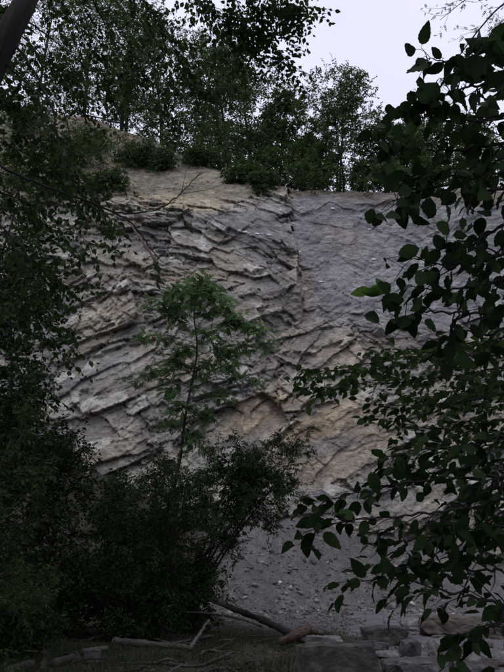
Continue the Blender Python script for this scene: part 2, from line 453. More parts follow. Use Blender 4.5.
# scree slope
sx = np.concatenate([np.linspace(-60, -19, 40), np.linspace(-18.8, 18.8, 210), np.linspace(19, 60, 40)])
sv = np.linspace(-1.5, 15, 90)
SX, SV = np.meshgrid(sx, sv)
SY = scree_foot(SX) + SV
SZ = scree_h(SX, SY)
n1 = fbm(SX * 0.3, SY * 0.3, 4, 81)[..., None]
sc = np.array([0.108, 0.104, 0.100]) * (1 + 0.25 * n1)
sc = sc * (0.7 + 0.6 * vnoise(SX * 4, SY * 4, 82))[..., None]
hum = sstep(-1.0, -4.0, SX + 1.5 * fbm(SX * 0.4, SY * 0.4, 4, 83) - 0.25 * (SV - 4))[..., None]
sc = sc * (1 - hum) + np.array([0.030, 0.025, 0.020]) * hum
scree = obj('scree_slope', fast_mesh('scree_slope', np.stack([SX, SY, SZ], -1).reshape(-1, 3), grid_faces(len(sx), len(sv)), M['scree'], True,
    [('Col', 'FLOAT_COLOR', np.concatenate([sc, np.ones(SX.shape + (1,))], -1).reshape(-1, 4))]))
tag(scree, 'grey brown slope of broken stones below the cliff', kind='structure')

# ------------------------------------------------------------------ cliff
def cliff_top(x):
    return np.interp(x, [-70, -30, -19, -9.0, -4.5, 0, 4.5, 12, 30, 70], [57, 54, 52.0, 44.6, 40.6, 36.6, 33.6, 33.4, 34.5, 37])

def cliff_y(x, z):
    """the cliff's mean face, without relief"""
    base = 41.0 + 0.02 * x + 0.5 * np.exp(-((x - 6.0) / 3.0) ** 2) * sstep(14, 26, z) - 1.6 * np.exp(-((x + 3) / 6.0) ** 2) * sstep(34, 20, z)
    y = base + np.maximum(z - 4, 0) * 0.27
    lim = 29.5 - 0.10 * x
    y = y + np.maximum(z - lim, 0) * 0.45 * sstep(5, 0, x)
    y = y + np.maximum(z - (cliff_top(x) - 2.0), 0) * 0.5
    return y

cx = np.concatenate([np.linspace(-70, -21, 50), np.linspace(-20.9, 18.9, 580), np.linspace(19, 70, 50)])
NR = 480
cv = np.linspace(0, 1, NR)
CX, CV = np.meshgrid(cx, cv)
CT = cliff_top(CX) + 0.9 * fbm(CX * 0.35, CX * 0 + 3.3, 5, 91, 0.6) + 0.7 * (vnoise(CX * 1.1, CX * 0 + 8.1, 93) - 0.5)
CZ = -1 + (CT + 1) * CV
CY = cliff_y(CX, CZ)
PX, PY = project(np.stack([CX, CY, CZ], -1))

def blob(cxp, cyp, rx, ry, rot=0.0, soft=0.35, wob=0.25):
    a = math.radians(rot)
    dx, dy = PX - cxp, PY - cyp
    u = (dx * math.cos(a) + dy * math.sin(a)) / rx; v = (-dx * math.sin(a) + dy * math.cos(a)) / ry
    r = np.sqrt(u * u + v * v) + wob * WOB
    return sstep(1 + soft, 1 - soft, r)

WOB = fbm(CX * 0.7, CZ * 0.7, 4, 92)
def linedist(pts):
    """signed pixel distance below (+) / above (-) a polyline, and a fade beyond its ends"""
    pts = np.array(pts, dtype=float)
    yl = np.interp(PX, pts[:, 0], pts[:, 1]) + 9 * (r2 - 0.5) + 4 * (r3 - 0.5)
    fade = sstep(-12, 4, PX - pts[0, 0]) * sstep(-12, 4, pts[-1, 0] - PX)
    return PY - yl, fade

# bedding: straight beds inside large fracture domains, each turned its own way;
# low on the face they rise to the right, high on it they dip to the right
wx = CX + 0.10 * fbm(CX * 0.9, CZ * 0.9, 4, 101, 0.6)
wz = CZ + 0.10 * fbm(CX * 0.9, CZ * 0.9, 4, 103, 0.6)
d0, d1, d2, du0, dv0, gap0 = blocks(wx * 0.92 + wz * 0.40, wz * 0.92 - wx * 0.40, 7.0, 5.0, 119)
zc = CZ - (dv0 * 5.0 * 0.92 + du0 * 7.5 * 0.40); xc = CX - (du0 * 7.5 * 0.92 - dv0 * 5.0 * 0.40)      # centre of the domain
base_tilt = 0.50 - 0.95 * sstep(15, 28, zc + 0.30 * xc)
ang = np.arctan(base_tilt) + (d0 - 0.5) * 0.75
tilt = np.tan(ang)
ca_, sa_ = np.cos(ang), np.sin(ang)
BS = wz * ca_ - wx * sa_ + 40 * d1
BP = wx * ca_ + wz * sa_ + 40 * d2

m_slab = sstep(288, 298, PX + 5 * WOB) * sstep(345, 300, PY + 8 * WOB)
m_soil = sstep(206, 192, PY + 6 * WOB) * sstep(275, 255, PX + 6 * WOB)
m_dark = blob(256, 230, 36, 17, 18)
m_tan = blob(338, 447, 62, 34, -22)
m_low = sstep(490, 520, PY + 10 * WOB)
smooth = 1 - np.clip(0.80 * m_slab + 0.85 * m_soil + 0.85 * m_dark + 0.75 * m_tan, 0, 0.9)

D = 1.0 * fbm(CX * 0.10, CZ * 0.10, 3, 111)
broken = 0.35 + 0.95 * sstep(-0.35, 0.35, fbm(BP * 0.13 + 4, BS * 0.22, 3, 112))      # broken zones between sound slabs
# second, steeper set of joints
JP = wx * 0.80 - wz * 0.60; JS = wx * 0.60 + wz * 0.80
D += smooth * ((d1 - 0.5) * 1.0 + du0 * (d2 - 0.5) * 1.6 - dv0 * (d0 - 0.3) * 1.4)          # domains as big tilted faces
a, b, c, du, dv, gap = blocks(BP, BS, 3.4, 1.8, 121)
r1 = a
D += smooth * ((a - 0.5) * 0.65 - dv * (0.65 * b) + du * (c - 0.5) * 0.7)
crack = 0.08 * np.exp(-(gap / 0.025) ** 2)
a, b, c, du, dv, gap = blocks(JP, JS, 2.2, 1.5, 126)
D += smooth * broken * ((a - 0.5) * 0.45 + du * (b - 0.5) * 0.9 - dv * (c - 0.35) * 0.8)
a, b, c, du, dv, gap = blocks(BP + 3, BS, 1.5, 0.78, 131)
r2 = a
D += (0.06 + 0.94 * smooth) * broken * ((a - 0.5) * 0.34 - dv * (0.36 * b) + du * (c - 0.5) * 0.40)
crack = np.maximum(crack, 0.05 * np.exp(-(gap / 0.04) ** 2) * broken)
a, b, c, du, dv, gap = blocks(JP + 5, JS, 0.85, 0.6, 136)
D += (0.08 + 0.92 * smooth) * broken * ((a - 0.5) * 0.24 - dv * (c - 0.35) * 0.40 + du * (b - 0.5) * 0.42)
a, b, c, du, dv, gap = blocks(BP + 9, BS, 0.6, 0.30, 141)
r3 = a
D += (0.14 + 0.86 * smooth) * (0.25 + 0.75 * broken) * ((a - 0.5) * 0.12 - dv * (0.12 * b) + du * (c - 0.5) * 0.14)
a, b, c, du, dv, gap = blocks(JP * 1.1, JS, 0.34, 0.26, 146)
D += (0.18 + 0.82 * smooth) * (0.25 + 0.75 * broken) * ((a - 0.5) * 0.08 - dv * (c - 0.35) * 0.14 + du * (b - 0.5) * 0.14)
D -= crack * (0.2 + 0.8 * smooth)
# streaky flow on the grey slab, gullies on the soil
q1 = CX * 0.78 + CZ * 0.62; q2 = -CX * 0.62 + CZ * 0.78
rg = 1 - np.abs(fbm(q1 * 0.55 + 0.8 * WOB, q2 * 2.0 + 1.2 * WOB, 5, 151, 0.6))
D += m_slab * ((rg - 0.75) * 0.32 + 0.35 * fbm(q1 * 0.35, q2 * 0.25, 3, 152) + 0.35 * (d1 - 0.5) * sstep(0.02, 0.1, gap0))
D += m_soil * (0.7 * fbm(CX * 0.6 + WOB, CZ * 0.3, 5, 153, 0.6) + 0.25 * fbm(CX * 2.0, CZ * 2.0, 4, 154, 0.65))
D += 0.07 * fbm(CX * 2.3, CZ * 2.3, 5, 155, 0.6)
# the step beside the grey slab and the rubbly groove below it
ridge = np.interp(PY, [180, 200, 235, 260, 300, 330], [287, 289, 294, 300, 302, 300])
D += 1.7 * sstep(1.5, -1, PX - ridge + 1.5 * WOB + 6 * (r2 - 0.5) + 4 * (r1 - 0.5)) * sstep(176, 190, PY) * sstep(330, 280, PY) * sstep(180, 280, PX)
m_rub = blob(301, 288, 13, 34, -8)
D += -0.25 * m_rub + m_rub * (0.3 * fbm(CX * 1.5, CZ * 1.5, 5, 156, 0.65) + 0.3 * (r2 - 0.5))
# strong ledges with a shadowed undercut
for pts, depth in (([(200, 222), (215, 231), (240, 234), (275, 246), (290, 252)], 0.8), ([(95, 352), (120, 343), (160, 336), (200, 326)], 0.8), ([(268, 442), (290, 421), (310, 403), (332, 400)], 0.9),
                   ([(120, 258), (140, 270), (165, 282), (190, 300)], 0.9), ([(190, 288), (230, 277), (262, 268)], 0.6), ([(300, 352), (335, 345), (375, 330)], 0.7), ([(150, 445), (180, 440), (215, 428)], 0.8)):
    dd, fd = linedist(pts)
    fd = fd * (0.10 + 0.60 * sstep(0.25, 0.6, r1 * 0.5 + r2 * 0.5))
    D -= fd * depth * (sstep(-1.0, 1.5, dd) * sstep(15, 2, dd))
    D += fd * depth * 0.5 * (sstep(-16, -2, dd) * sstep(0.8, -0.8, dd))
fade_top = sstep(0.995, 0.955, CV)
D = 0.68 * D * fade_top
V = np.stack([CX, CY - 0.96 * D, CZ - 0.22 * D], -1)

# rock colours
def mixc(c, colour, m):
    return c * (1 - m[..., None]) + np.array(colour)[None, None, :] * m[..., None]
k1 = fbm(BP * 0.16, BS * 0.42, 5, 161); k2 = fbm(BP * 0.5, BS * 1.4, 4, 162); k3 = fbm(CX * 0.16, CZ * 0.16, 3, 163)
c = np.broadcast_to(np.array([0.215, 0.200, 0.188]), CX.shape + (3,)).copy()
c = mixc(c, (0.270, 0.235, 0.195), np.clip(0.55 * sstep(-0.1, 0.4, k1) + 0.5 * sstep(0.6, 0.9, r1), 0, 0.85))
c = mixc(c, (0.160, 0.154, 0.160), 0.7 * sstep(0.05, 0.5, -k1))
c = mixc(c, (0.34, 0.325, 0.31), 0.7 * sstep(0.80, 0.92, r2) + 0.3 * sstep(0.25, 0.6, k2) * (1 - sstep(0.8, 0.92, r2)))
c = mixc(c, (0.182, 0.178, 0.197), 0.88 * m_slab)
c = mixc(c, (0.265, 0.257, 0.272), m_slab * 0.6 * sstep(0.0, 0.5, fbm(q1 * 0.5, q2 * 1.6, 5, 164)))
c = mixc(c, (0.24, 0.21, 0.185), m_slab * 0.5 * blob(345, 238, 26, 18, 30))
c = mixc(c, (0.205, 0.175, 0.14), 0.9 * m_soil)
c = mixc(c, (0.12, 0.105, 0.08), m_soil * 0.75 * sstep(-0.1, 0.35, fbm(CX * 0.7, CZ * 0.7, 5, 167, 0.65)))
c = mixc(c, (0.15, 0.115, 0.085), 0.7 * blob(100, 128, 50, 16, 25))
c = mixc(c, (0.36, 0.30, 0.21), 0.75 * blob(182, 204, 55, 8, 4, 0.5))
c = mixc(c, (0.165, 0.155, 0.165), 0.85 * m_dark)
c = mixc(c, (0.245, 0.205, 0.165), 0.6 * m_rub + 0.35 * blob(292, 345, 40, 40, 0, 0.6) * (1 - m_rub))
c = mixc(c, (0.29, 0.235, 0.185), 0.85 * m_tan)
c = mixc(c, (0.185, 0.17, 0.17), 0.8 * blob(325, 446, 42, 10, -10))
c = mixc(c, (0.30, 0.215, 0.135), 0.65 * blob(258, 412, 40, 18, -28, 0.6) + 0.65 * blob(318, 422, 44, 14, -25, 0.6))
c = mixc(c, (0.33, 0.27, 0.20), 0.55 * blob(110, 318, 34, 16, -20, 0.6))
c = mixc(c, (0.33, 0.25, 0.21), 0.45 * blob(196, 275, 30, 10, -8, 0.6) + 0.35 * blob(360, 350, 50, 16, -8, 0.6))
c = mixc(c, (0.13, 0.098, 0.072), 0.5 * blob(285, 188, 24, 8, 10, 0.5) + 0.7 * sstep(204, 192, PY + 7 * WOB - 0.05 * (PX - 330)) * sstep(285, 300, PX) * sstep(170, 180, PY))
streak = sstep(0.62, 0.75, vnoise(CX * 2.6, CZ * 0.10, 165)) * sstep(0.45, 0.7, vnoise(CX * 0.5, CZ * 0.25, 166))
c = mixc(c, (0.12, 0.115, 0.125), 0.30 * streak)
c = mixc(c, (0.48, 0.47, 0.46), 0.55 * blob(203, 243, 2.2, 14, 0, 0.6) + 0.5 * blob(205, 262, 1.5, 10, 10, 0.6) + 0.35 * blob(268, 398, 3, 12, 8, 0.6))
c = mixc(c, (0.20, 0.175, 0.155), 0.4 * m_low)
c = 1.32 * np.array([0.965, 1.0, 0.95]) * c * (0.80 + 0.40 * r3)[..., None] * (0.86 + 0.28 * r2)[..., None]

CLIFF_C = c
# plateau behind the edge, rising gently
top = V[-1]
hill_t = np.array([0.4, 1, 2, 3.5, 6, 10, 16, 25, 40, 70, 120, 250])
rows = [V]; crow = [c]
def hill_h(x, t):
    return t * 0.16 + 0.5 * fbm(x * 0.2, t * 0.2, 3, 171) * sstep(0, 4, t)
for t in hill_t:
    r_ = top.copy(); r_[:, 1] += t; r_[:, 2] += hill_h(top[:, 0], np.full(len(cx), t))
    rows.append(r_[None])
    n_ = vnoise(top[:, 0] * 0.8, top[:, 0] * 0 + t, 172)
    crow.append((np.array([0.060, 0.048, 0.034])[None, :] * (0.7 + 0.6 * n_)[:, None])[None])
V = np.concatenate(rows); c = np.concatenate(crow)
cliff = obj('cliff', fast_mesh('cliff', V.reshape(-1, 3), grid_faces(len(cx), V.shape[0]), M['cliff'], False,
    [('Col', 'FLOAT_COLOR', np.concatenate([np.clip(c, 0.02, 0.6), np.ones(c.shape[:2] + (1,))], -1).reshape(-1, 4))]))
tag(cliff, 'tall grey and brown quarry cliff of broken tilted rock layers', kind='structure')
EDGE_Y = lambda x: float(np.interp(x, cx, top[:, 1])); EDGE_Z = lambda x: float(np.interp(x, cx, top[:, 2]))
CV_face = V[:NR]
def cliff_point(px, py):
    """point of the built face seen at a photo pixel"""
    p, q = project(CV_face[::2, ::2])
    d2 = (p - px) ** 2 + (q - py) ** 2
    i = np.unravel_index(np.argmin(d2), d2.shape)
    return CV_face[::2, ::2][i]
def hill_point(x, t):
    return np.array([x, EDGE_Y(x) + t, EDGE_Z(x) + float(hill_h(np.array([x]), np.array([t]))[0])])

# ------------------------------------------------------------------ stones
def hull_rock(rng, size, n=18, boxy=0.55, bevel=0.0):
    """angular stone, its base at z = 0"""
    pts = rng.uniform(-1, 1, (n, 3))
    if boxy >= 0.95:      # a squared block: jittered corners and a few points on the edges
        k8 = np.array([[a_, b_, c_] for a_ in (-1, 1) for b_ in (-1, 1) for c_ in (-1, 1)], dtype=float)
        e12 = np.sign(rng.uniform(-1, 1, (10, 3))); e12[np.arange(10), rng.integers(0, 3, 10)] = rng.uniform(-0.7, 0.7, 10)
        pts = np.concatenate([k8 * rng.uniform(0.80, 0.97, (8, 3)), e12 * rng.uniform(0.88, 1.0, (10, 3))])
    nrm = np.max(np.abs(pts), axis=1, keepdims=True) * boxy + np.linalg.norm(pts, axis=1, keepdims=True) * (1 - boxy)
    if boxy >= 0.95: nrm = 1.0
    pts = pts / nrm * np.array(size)[None, :] * 0.5
    bm = bmesh.new()
    for p in pts: bm.verts.new(p)
    r = bmesh.ops.convex_hull(bm, input=bm.verts)
    bmesh.ops.delete(bm, geom=[v for v in bm.verts if not v.link_faces], context='VERTS')
    if bevel > 0:
        bmesh.ops.dissolve_limit(bm, angle_limit=math.radians(8), verts=bm.verts, edges=bm.edges)
        bmesh.ops.bevel(bm, geom=list(bm.edges), offset=bevel, segments=1, affect='EDGES', profile=0.6)
    bmesh.ops.triangulate(bm, faces=bm.faces)
    zmin = min(v.co.z for v in bm.verts)
    for v in bm.verts: v.co.z -= zmin
    return bm

def bm_mesh(bm, name, mat, smooth=False):
    me = bpy.data.meshes.new(name); bm.to_mesh(me); bm.free()
    me.materials.append(mat)
    if smooth:
        for p in me.polygons: p.use_smooth = True
    return me

def rough_rock(rng, size, mat, name='rock', strata=0.0, cuts=5, boxy=0.85):
    bm = hull_rock(rng, size, 30, boxy, 0.0)
    bmesh.ops.subdivide_edges(bm, edges=list(bm.edges), cuts=cuts, use_grid_fill=True)
    P = np.array([v.co[:] for v in bm.verts]); s0 = rng.integers(0, 999)
    sz = np.array(size); m_ = float(np.mean(sz))
    off = (0.10 if boxy < 0.95 else 0.09) * m_ * fbm(P[:, 0] * 3 / m_ + P[:, 2] * 1.3 / m_, P[:, 1] * 3 / m_ - P[:, 2] * 2.1 / m_, 4, int(s0))
    off += strata * m_ * (vnoise(P[:, 2] * 14 / m_ + 0.6 * P[:, 0] / m_, P[:, 1] * 0.6, int(s0) + 5) - 0.5)
    cen = P.mean(0)
    dirs = unit(P - cen)
    P2 = P + dirs * off[:, None]
    for v, p in zip(bm.verts, P2): v.co = p
    z0 = min(v.co.z for v in bm.verts)
    for v in bm.verts: v.co.z -= z0
    return bm_mesh(bm, name, mat)

rngS = np.random.default_rng(5)
stone_t = []
for k in range(8):
    bm = hull_rock(rngS, (1, rngS.uniform(0.6, 0.95), rngS.uniform(0.35, 0.65)), 9, 0.5)
    bm.verts.index_update()
    stone_t.append((np.array([v.co[:] for v in bm.verts]) - np.array([0, 0, 0.15]), np.array([[v.index for v in f.verts] for f in bm.faces])))
    bm.free()

def rubble(name, P, S, seed, mat):
    rng = np.random.default_rng(seed)
    VV = []; FF = []; CC = []; n = 0
    which = rng.integers(0, len(stone_t), len(P))
    for k in range(len(stone_t)):
        sel = np.where(which == k)[0]
        if not len(sel): continue
        TV, TF = stone_t[k]
        a = rng.uniform(0, 2 * np.pi, len(sel)); tx = rng.normal(0, 0.35, len(sel)); ty = rng.normal(0, 0.35, len(sel))
        ca, sa = np.cos(a), np.sin(a)
        x = TV[None, :, 0] * ca[:, None] - TV[None, :, 1] * sa[:, None]
        y = TV[None, :, 0] * sa[:, None] + TV[None, :, 1] * ca[:, None]
        z = TV[None, :, 2] + tx[:, None] * x + ty[:, None] * y
        Q = P[sel][:, None, :] + np.stack([x, y, z], -1) * S[sel][:, None, None]
        VV.append(Q.reshape(-1, 3))
        FF.append((TF[None] + (np.arange(len(sel)) * len(TV))[:, None, None]).reshape(-1, 3) + n)
        n += len(sel) * len(TV)
        v = rng.random(len(sel)) ** 1.8
        base = np.array([0.070, 0.066, 0.063])[None, :] + v[:, None] * np.array([0.19, 0.178, 0.165])[None, :]
        pale = rng.random(len(sel)) < 0.02
        base[pale] = np.array([0.48, 0.46, 0.43])
        CC.append(np.repeat(base, len(TV), 0))
    C4 = np.concatenate(CC); C4 = np.concatenate([C4, np.ones((len(C4), 1))], -1)
    return fast_mesh(name, np.concatenate(VV), np.concatenate(FF), mat, False, [('Col', 'FLOAT_COLOR', C4)])

M['rubble'] = colour_mat('rubble_stone', 8, 30, 0.4, 0.02, lo=0.8, hi=1.15)
rng = np.random.default_rng(21)
N = 16000
x = rng.uniform(-3.5, 10.5, N); v_ = np.where(rng.random(N) < 0.16, -rng.exponential(2.2, N), rng.uniform(-0.8, 11.0, N)); y = scree_foot(x) + v_
kp = (vnoise(x * 0.9 + 0.3 * y, (y - 0.4 * x) * 0.35, 84) + 0.35 * rng.random(N) > 0.30) & (rng.random(N) < sstep(-5.5, -1.5, x))
x, y = x[kp], y[kp]; N = len(x)
P = np.stack([x, y, np.maximum(scree_h(x, y), ground_h(x, y) + 0.02)], -1)
S = 0.045 + 0.035 * rng.pareto(2.0, N); S = np.clip(S, 0, 0.34) * (0.75 + 0.5 * sstep(6, 0, y - scree_foot(x)))
tag(obj('scree_rubble', rubble('scree_rubble', P, S, 22, M['rubble'])), 'countless small angular stones lying on the scree slope', 'rubble', kind='stuff')
N = 8000
x = rng.uniform(0.8, 13, N); y = rng.uniform(10.5, 36, N)
ok = (x - 0.12 * (y - 16) > 1.6 + rng.normal(0, 0.7, N)) & (y < scree_foot(x) + 0.5)
x, y = x[ok], y[ok]
P = np.stack([x, y, ground_h(x, y) + 0.01], -1)
S = np.clip(0.035 + 0.022 * rng.pareto(2.0, len(x)), 0, 0.22)
tag(obj('gravel_stones', rubble('gravel_stones', P, S, 23, M['rubble'])), 'small grey pebbles scattered over the gravel bed', 'gravel', kind='stuff')

def ground_rock(px, py, wpx, hpx, depth_ratio, mat, label, seed, name='rock', strata=0.02, rotz=0.0, tiltx=0.0, sink=0.12, group=None, z=None, boxy=0.85):
    """stone whose foot stands at the given photo pixel"""
    g = ground_at(px, py)
    zz = float(ground_h(g[0], g[1])) if z is None else z
    g = ground_at(px, py, zz)
    dist = np.linalg.norm(g - EYE)
    w = wpx / FPX * dist; h = 0.8 * hpx / FPX * dist
    r = np.random.default_rng(seed)
    me = rough_rock(r, (w, w * depth_ratio, h * (1 + sink)), M[mat], name, strata, cuts=5 if wpx > 17 else 2, boxy=boxy)
    o = obj(name, me, None, (g[0], g[1] + w * depth_ratio * 0.4, zz - h * sink))
    o.rotation_euler = (tiltx, 0, rotz)
    return tag(o, label, 'rock', group)

ground_rock(338, 700, 78, 56, 0.42, 'dark_stone', 'large dark blocky boulder with a level top beside the grass', 301, 'boulder', 0.03, 0.03, boxy=1.0)
ground_rock(385, 645, 45, 17, 0.6, 'dark_stone', 'long dark brown block lying on the gravel behind the boulder', 302, 'boulder', 0.04, 0.06, boxy=0.9)
ground_rock(458, 639, 60, 18, 0.8, 'brown_stone', 'wide brown slab tilted on the gravel with a pale upper edge', 303, 'rock', 0.04, -0.15, -0.15, boxy=0.9)
ground_rock(421, 631, 34, 12, 0.7, 'pale_stone', 'low pale grey slab lying at the rear of the gravel bed', 304, 'rock', 0.02, 0.1)
ground_rock(426, 679, 66, 19, 0.7, 'stone', 'broad flat grey stone in the stream bed beside the boulder', 305, 'rock', 0.03, 0.05, boxy=0.88)
ground_rock(444, 657, 30, 17, 0.8, 'pale_stone', 'angular pale stone with a sloping top on the gravel', 306, 'rock', 0.02, 0.5, 0.15)
ground_rock(412, 657, 18, 17, 0.8, 'stone', 'small pointed grey stone standing up on the gravel', 307, 'rock', 0.01, 0.8)
ground_rock(490, 667, 36, 15, 0.8, 'pale_stone', 'pale rounded slab beside the broad flat grey stone', 308, 'rock', 0.02, -0.2)
ground_rock(478, 682, 40, 16, 0.8, 'stone', 'mid grey stone in front of the pale rounded slab', 309, 'rock', 0.02, 0.3)
ground_rock(386, 660, 24, 8, 0.8, 'pale_stone', 'thin pale plate of stone lying behind the boulder', 310, 'rock', 0.01, 0.2)
ground_rock(320, 645, 44, 7, 0.6, 'pale_stone', 'flat pale slab resting at the rear edge of the boulder', 311, 'rock', 0.01, -0.12)
ground_rock(495, 640, 30, 16, 0.8, 'dark_stone', 'dark stone at the end of the wide brown slab', 312, 'rock', 0.02, 0.2)
ground_rock(392, 672, 20, 12, 0.9, 'brown_stone', 'squat brown stone wedged between boulder and broad flat stone', 313, 'rock', 0.02, 0.9)
ground_rock(91, 664, 15, 13, 0.8, 'stone', 'grey stone half buried among the broken logs', 314, 'rock', 0.02, 0.4)
rg_ = np.random.default_rng(77)
for k in range(40):
    px = rg_.uniform(372, 512); py = rg_.uniform(628, 674)
    ground_rock(px, py, rg_.uniform(7, 16), rg_.uniform(4, 8), rg_.uniform(0.6, 1), ['stone', 'stone', 'pale_stone', 'brown_stone'][k % 4],
        ['small grey loose stone lying on the gravel bed', 'small grey loose stone lying on the gravel bed', 'small pale loose stone lying on the gravel bed', 'small brown loose stone lying on the gravel bed'][k % 4], 400 + k, 'loose_stone', 0.01, rg_.uniform(0, 3), group=['grey', 'grey', 'pale', 'brown'][k % 4] + ' loose stones on the gravel bed')
for k in range(34):
    x_ = rg_.uniform(-2.0, 10); t_ = rg_.uniform(0.3, 9) ; y_ = float(scree_foot(x_)) + t_
    w_ = rg_.uniform(0.25, 0.7)
    me = rough_rock(np.random.default_rng(500 + k), (w_, w_ * 0.8, w_ * 0.55), M[['stone', 'brown_stone', 'pale_stone', 'stone'][k % 4]], 'fallen_block', 0.01, 1)
    o = obj('fallen_block', me, None, (x_, y_, float(scree_h(x_, y_)) - 0.12)); o.rotation_euler = (rg_.uniform(0.2, 0.6), 0, rg_.uniform(0, 6))
    tn = ['grey', 'brown', 'pale', 'grey'][k % 4]; tag(o, tn + ' angular block of fallen rock lying on the scree slope', 'rock', tn + ' fallen blocks on the scree')
# angular blocks standing proud of the face along the bedding
rb = np.random.default_rng(91)
block_meshes = {}
M['block'] = []
TONES = ((0.190, 0.178, 0.172), (0.235, 0.208, 0.175), (0.155, 0.15, 0.155), (0.27, 0.255, 0.24), (0.21, 0.195, 0.18))
for tone in TONES:
    row = []
    for k in range(5):
        bm = hull_rock(rb, (1, rb.uniform(0.7, 1.0), rb.uniform(0.30, 0.5)), 22, 0.85, 0.0)
        bmesh.ops.subdivide_edges(bm, edges=list(bm.edges), cuts=1, use_grid_fill=True)
        P = np.array([v.co[:] for v in bm.verts])
        off = rb.normal(0, 0.012, P.shape)
        for v, q in zip(bm.verts, P + off): v.co = q
        me = bm_mesh(bm, 'rock_block', M['cliff'])
        ca = me.attributes.new('Col', 'FLOAT_COLOR', 'POINT')
        shade = 1.3 * rb.uniform(0.85, 1.15, (len(me.vertices), 1)) * np.array(tone)[None, :]
        ca.data.foreach_set('color', np.concatenate([shade, np.ones((len(me.vertices), 1))], -1).astype(np.float32).ravel())
        row.append(me)
    block_meshes[len(block_meshes)] = row
placed = 0
tries = 0
while placed < 285 and tries < 6000:
    tries += 1
    i = rb.integers(int(NR * 0.14), int(NR * 0.93)); j = rb.integers(50, 630)
    if smooth[i, j] < 0.75 or rb.random() > (broken - 0.2)[i, j] or PX[i, j] < 60 or PX[i, j] > 470: continue
    p = V[i, j]; w = float(np.clip(0.35 + 0.3 * rb.pareto(2.2), 0.35, 1.5))
    loc_c = CLIFF_C[i, j] / 1.32; ti = int(np.argmin([np.sum((np.array(t_) - loc_c) ** 2) for t_ in TONES]))
    o = obj('rock_block', block_meshes[ti][rb.integers(0, 5)], cliff, (p[0], p[1] + 0.24 * w, p[2] - 0.13 * w))
    o.scale = (w * rb.uniform(0.9, 1.5), w * rb.uniform(0.7, 1.0), w * rb.uniform(0.7, 1.3))
    o.rotation_euler = (rb.normal(-0.1, 0.22), -math.atan(float(tilt[i, j])) + rb.normal(0, 0.16), rb.normal(0, 0.35))
    placed += 1
# white quartz chips on the grey slab
for k, (px, py) in enumerate([(333, 209), (370, 230), (330, 238), (373, 260), (299, 253), (321, 282), (405, 256), (294, 224), (374, 266), (240, 231), (245, 233), (251, 234), (257, 234), (263, 235), (269, 236), (276, 188)]):
    p = cliff_point(px, py)
    me = bm_mesh(hull_rock(np.random.default_rng(600 + k), (0.38, 0.22, 0.17), 14, 0.6), 'quartz_chip', M['quartz'])
    o = obj('quartz_chip', me, cliff, (p[0], p[1] - 0.03, p[2] - 0.05))

# ------------------------------------------------------------------ logs and dead wood
def log(name, label, pts, r0, r1, mat, seed, cat='log', cut=False, group=None, sides=12, wob=0.02):
    r = np.random.default_rng(seed)
    P = spline(pts, 22)
    P = P + r.normal(0, wob * 0.4, P.shape) * np.array([1, 1, 0.6])
    R = np.linspace(r0, r1, 22) * (1 + 0.14 * r.normal(0, 1, 22).clip(-1.5, 1.5))
    t = Tubes(); t.add(P, R, sides)
    loc = tuple(P[0])
    me = t.mesh(name, M[mat], True)
    # ridged bark
    co = np.empty(len(me.vertices) * 3, dtype=np.float32); me.vertices.foreach_get('co', co); co = co.reshape(-1, 3)
    co += r.normal(0, 0.06 * r0, co.shape); co -= np.array(loc, dtype=np.float32)
    me.vertices.foreach_set('co', co.ravel().astype(np.float32))
    o = obj(name, me, None, loc)
    tag(o, label, cat, group)
    if cut:
        axis = Vector(P[0] - P[1]).normalized()
        bm = bmesh.new(); bmesh.ops.create_circle(bm, cap_ends=True, segments=12, radius=r0 * 0.93)
        geo = bmesh.ops.extrude_face_region(bm, geom=list(bm.faces)); bmesh.ops.translate(bm, verts=[v for v in geo['geom'] if isinstance(v, bmesh.types.BMVert)], vec=(0, 0, 0.015))
        d = obj('cut_face', bm_mesh(bm, 'cut_face', M['cut']), o, tuple(np.array(loc) + np.array(axis) * 0.01))
        d.rotation_euler = axis.to_track_quat('Z', 'Y').to_euler()
    return o

def G(px, py, lift=0.0):
    g = ground_at(px, py); z = float(ground_h(g[0], g[1])); g = ground_at(px, py, z + lift)
    return g
log('log', 'pale barked log lying across the grass below the bushes', [G(115, 641, .08), G(150, 644, .07), G(193, 648, .06)], 0.085, 0.06, 'bleached', 1, cut=True)
log('dead_branch', 'grey stick leaning up off the end of the pale log', [G(189, 650, .03), at(199, 635, 17.2), at(209, 620, 17.5)], 0.05, 0.03, 'bleached', 2, 'branch')
log('dead_branch', 'low grey limb lying beneath the leaning stick', [G(170, 644, .05), G(190, 641, .1), G(213, 636, .25)], 0.055, 0.04, 'deadwood', 3, 'branch')
log('dead_branch', 'long thin crooked branch lying on the open grass', [G(120, 664, .03), G(160, 663, .03), G(196, 666, .03), G(214, 660, .05), G(234, 652, .12)], 0.022, 0.035, 'deadwood', 4, 'branch')
log('log', 'thick dark fallen trunk sloping from the bushes to the gravel', [at(205, 597, 27.0), at(240, 611, 23.5), at(272, 624, 20.5), G(298, 638, .12)], 0.09, 0.11, 'bark', 5)
log('log', 'short reddish broken stump end beside the gravel bed', [G(281, 643, .05), at(296, 635, 17.6), at(308, 628, 17.9)], 0.10, 0.13, 'redwood', 6)
log('log', 'reddish splintered chunk of wood lying behind the boulder', [at(303, 629, 18.3), at(313, 631, 18.2), at(324, 634, 18.0)], 0.10, 0.05, 'redwood', 7)
log('log', 'weathered grey log end among the broken wood', [G(4, 672, .05), G(18, 668, .06), G(32, 664, .07)], 0.06, 0.075, 'deadwood', 8)
log('stump', 'short upright grey stump among the broken logs', [G(43, 671, -.05), at(44, 662, 14.6), at(46, 651, 14.7)], 0.10, 0.085, 'deadwood', 9, 'stump', True)
log('log', 'short brown log beside the upright stump', [G(52, 664, .07), G(74, 658, .07)], 0.08, 0.085, 'deadwood', 10)
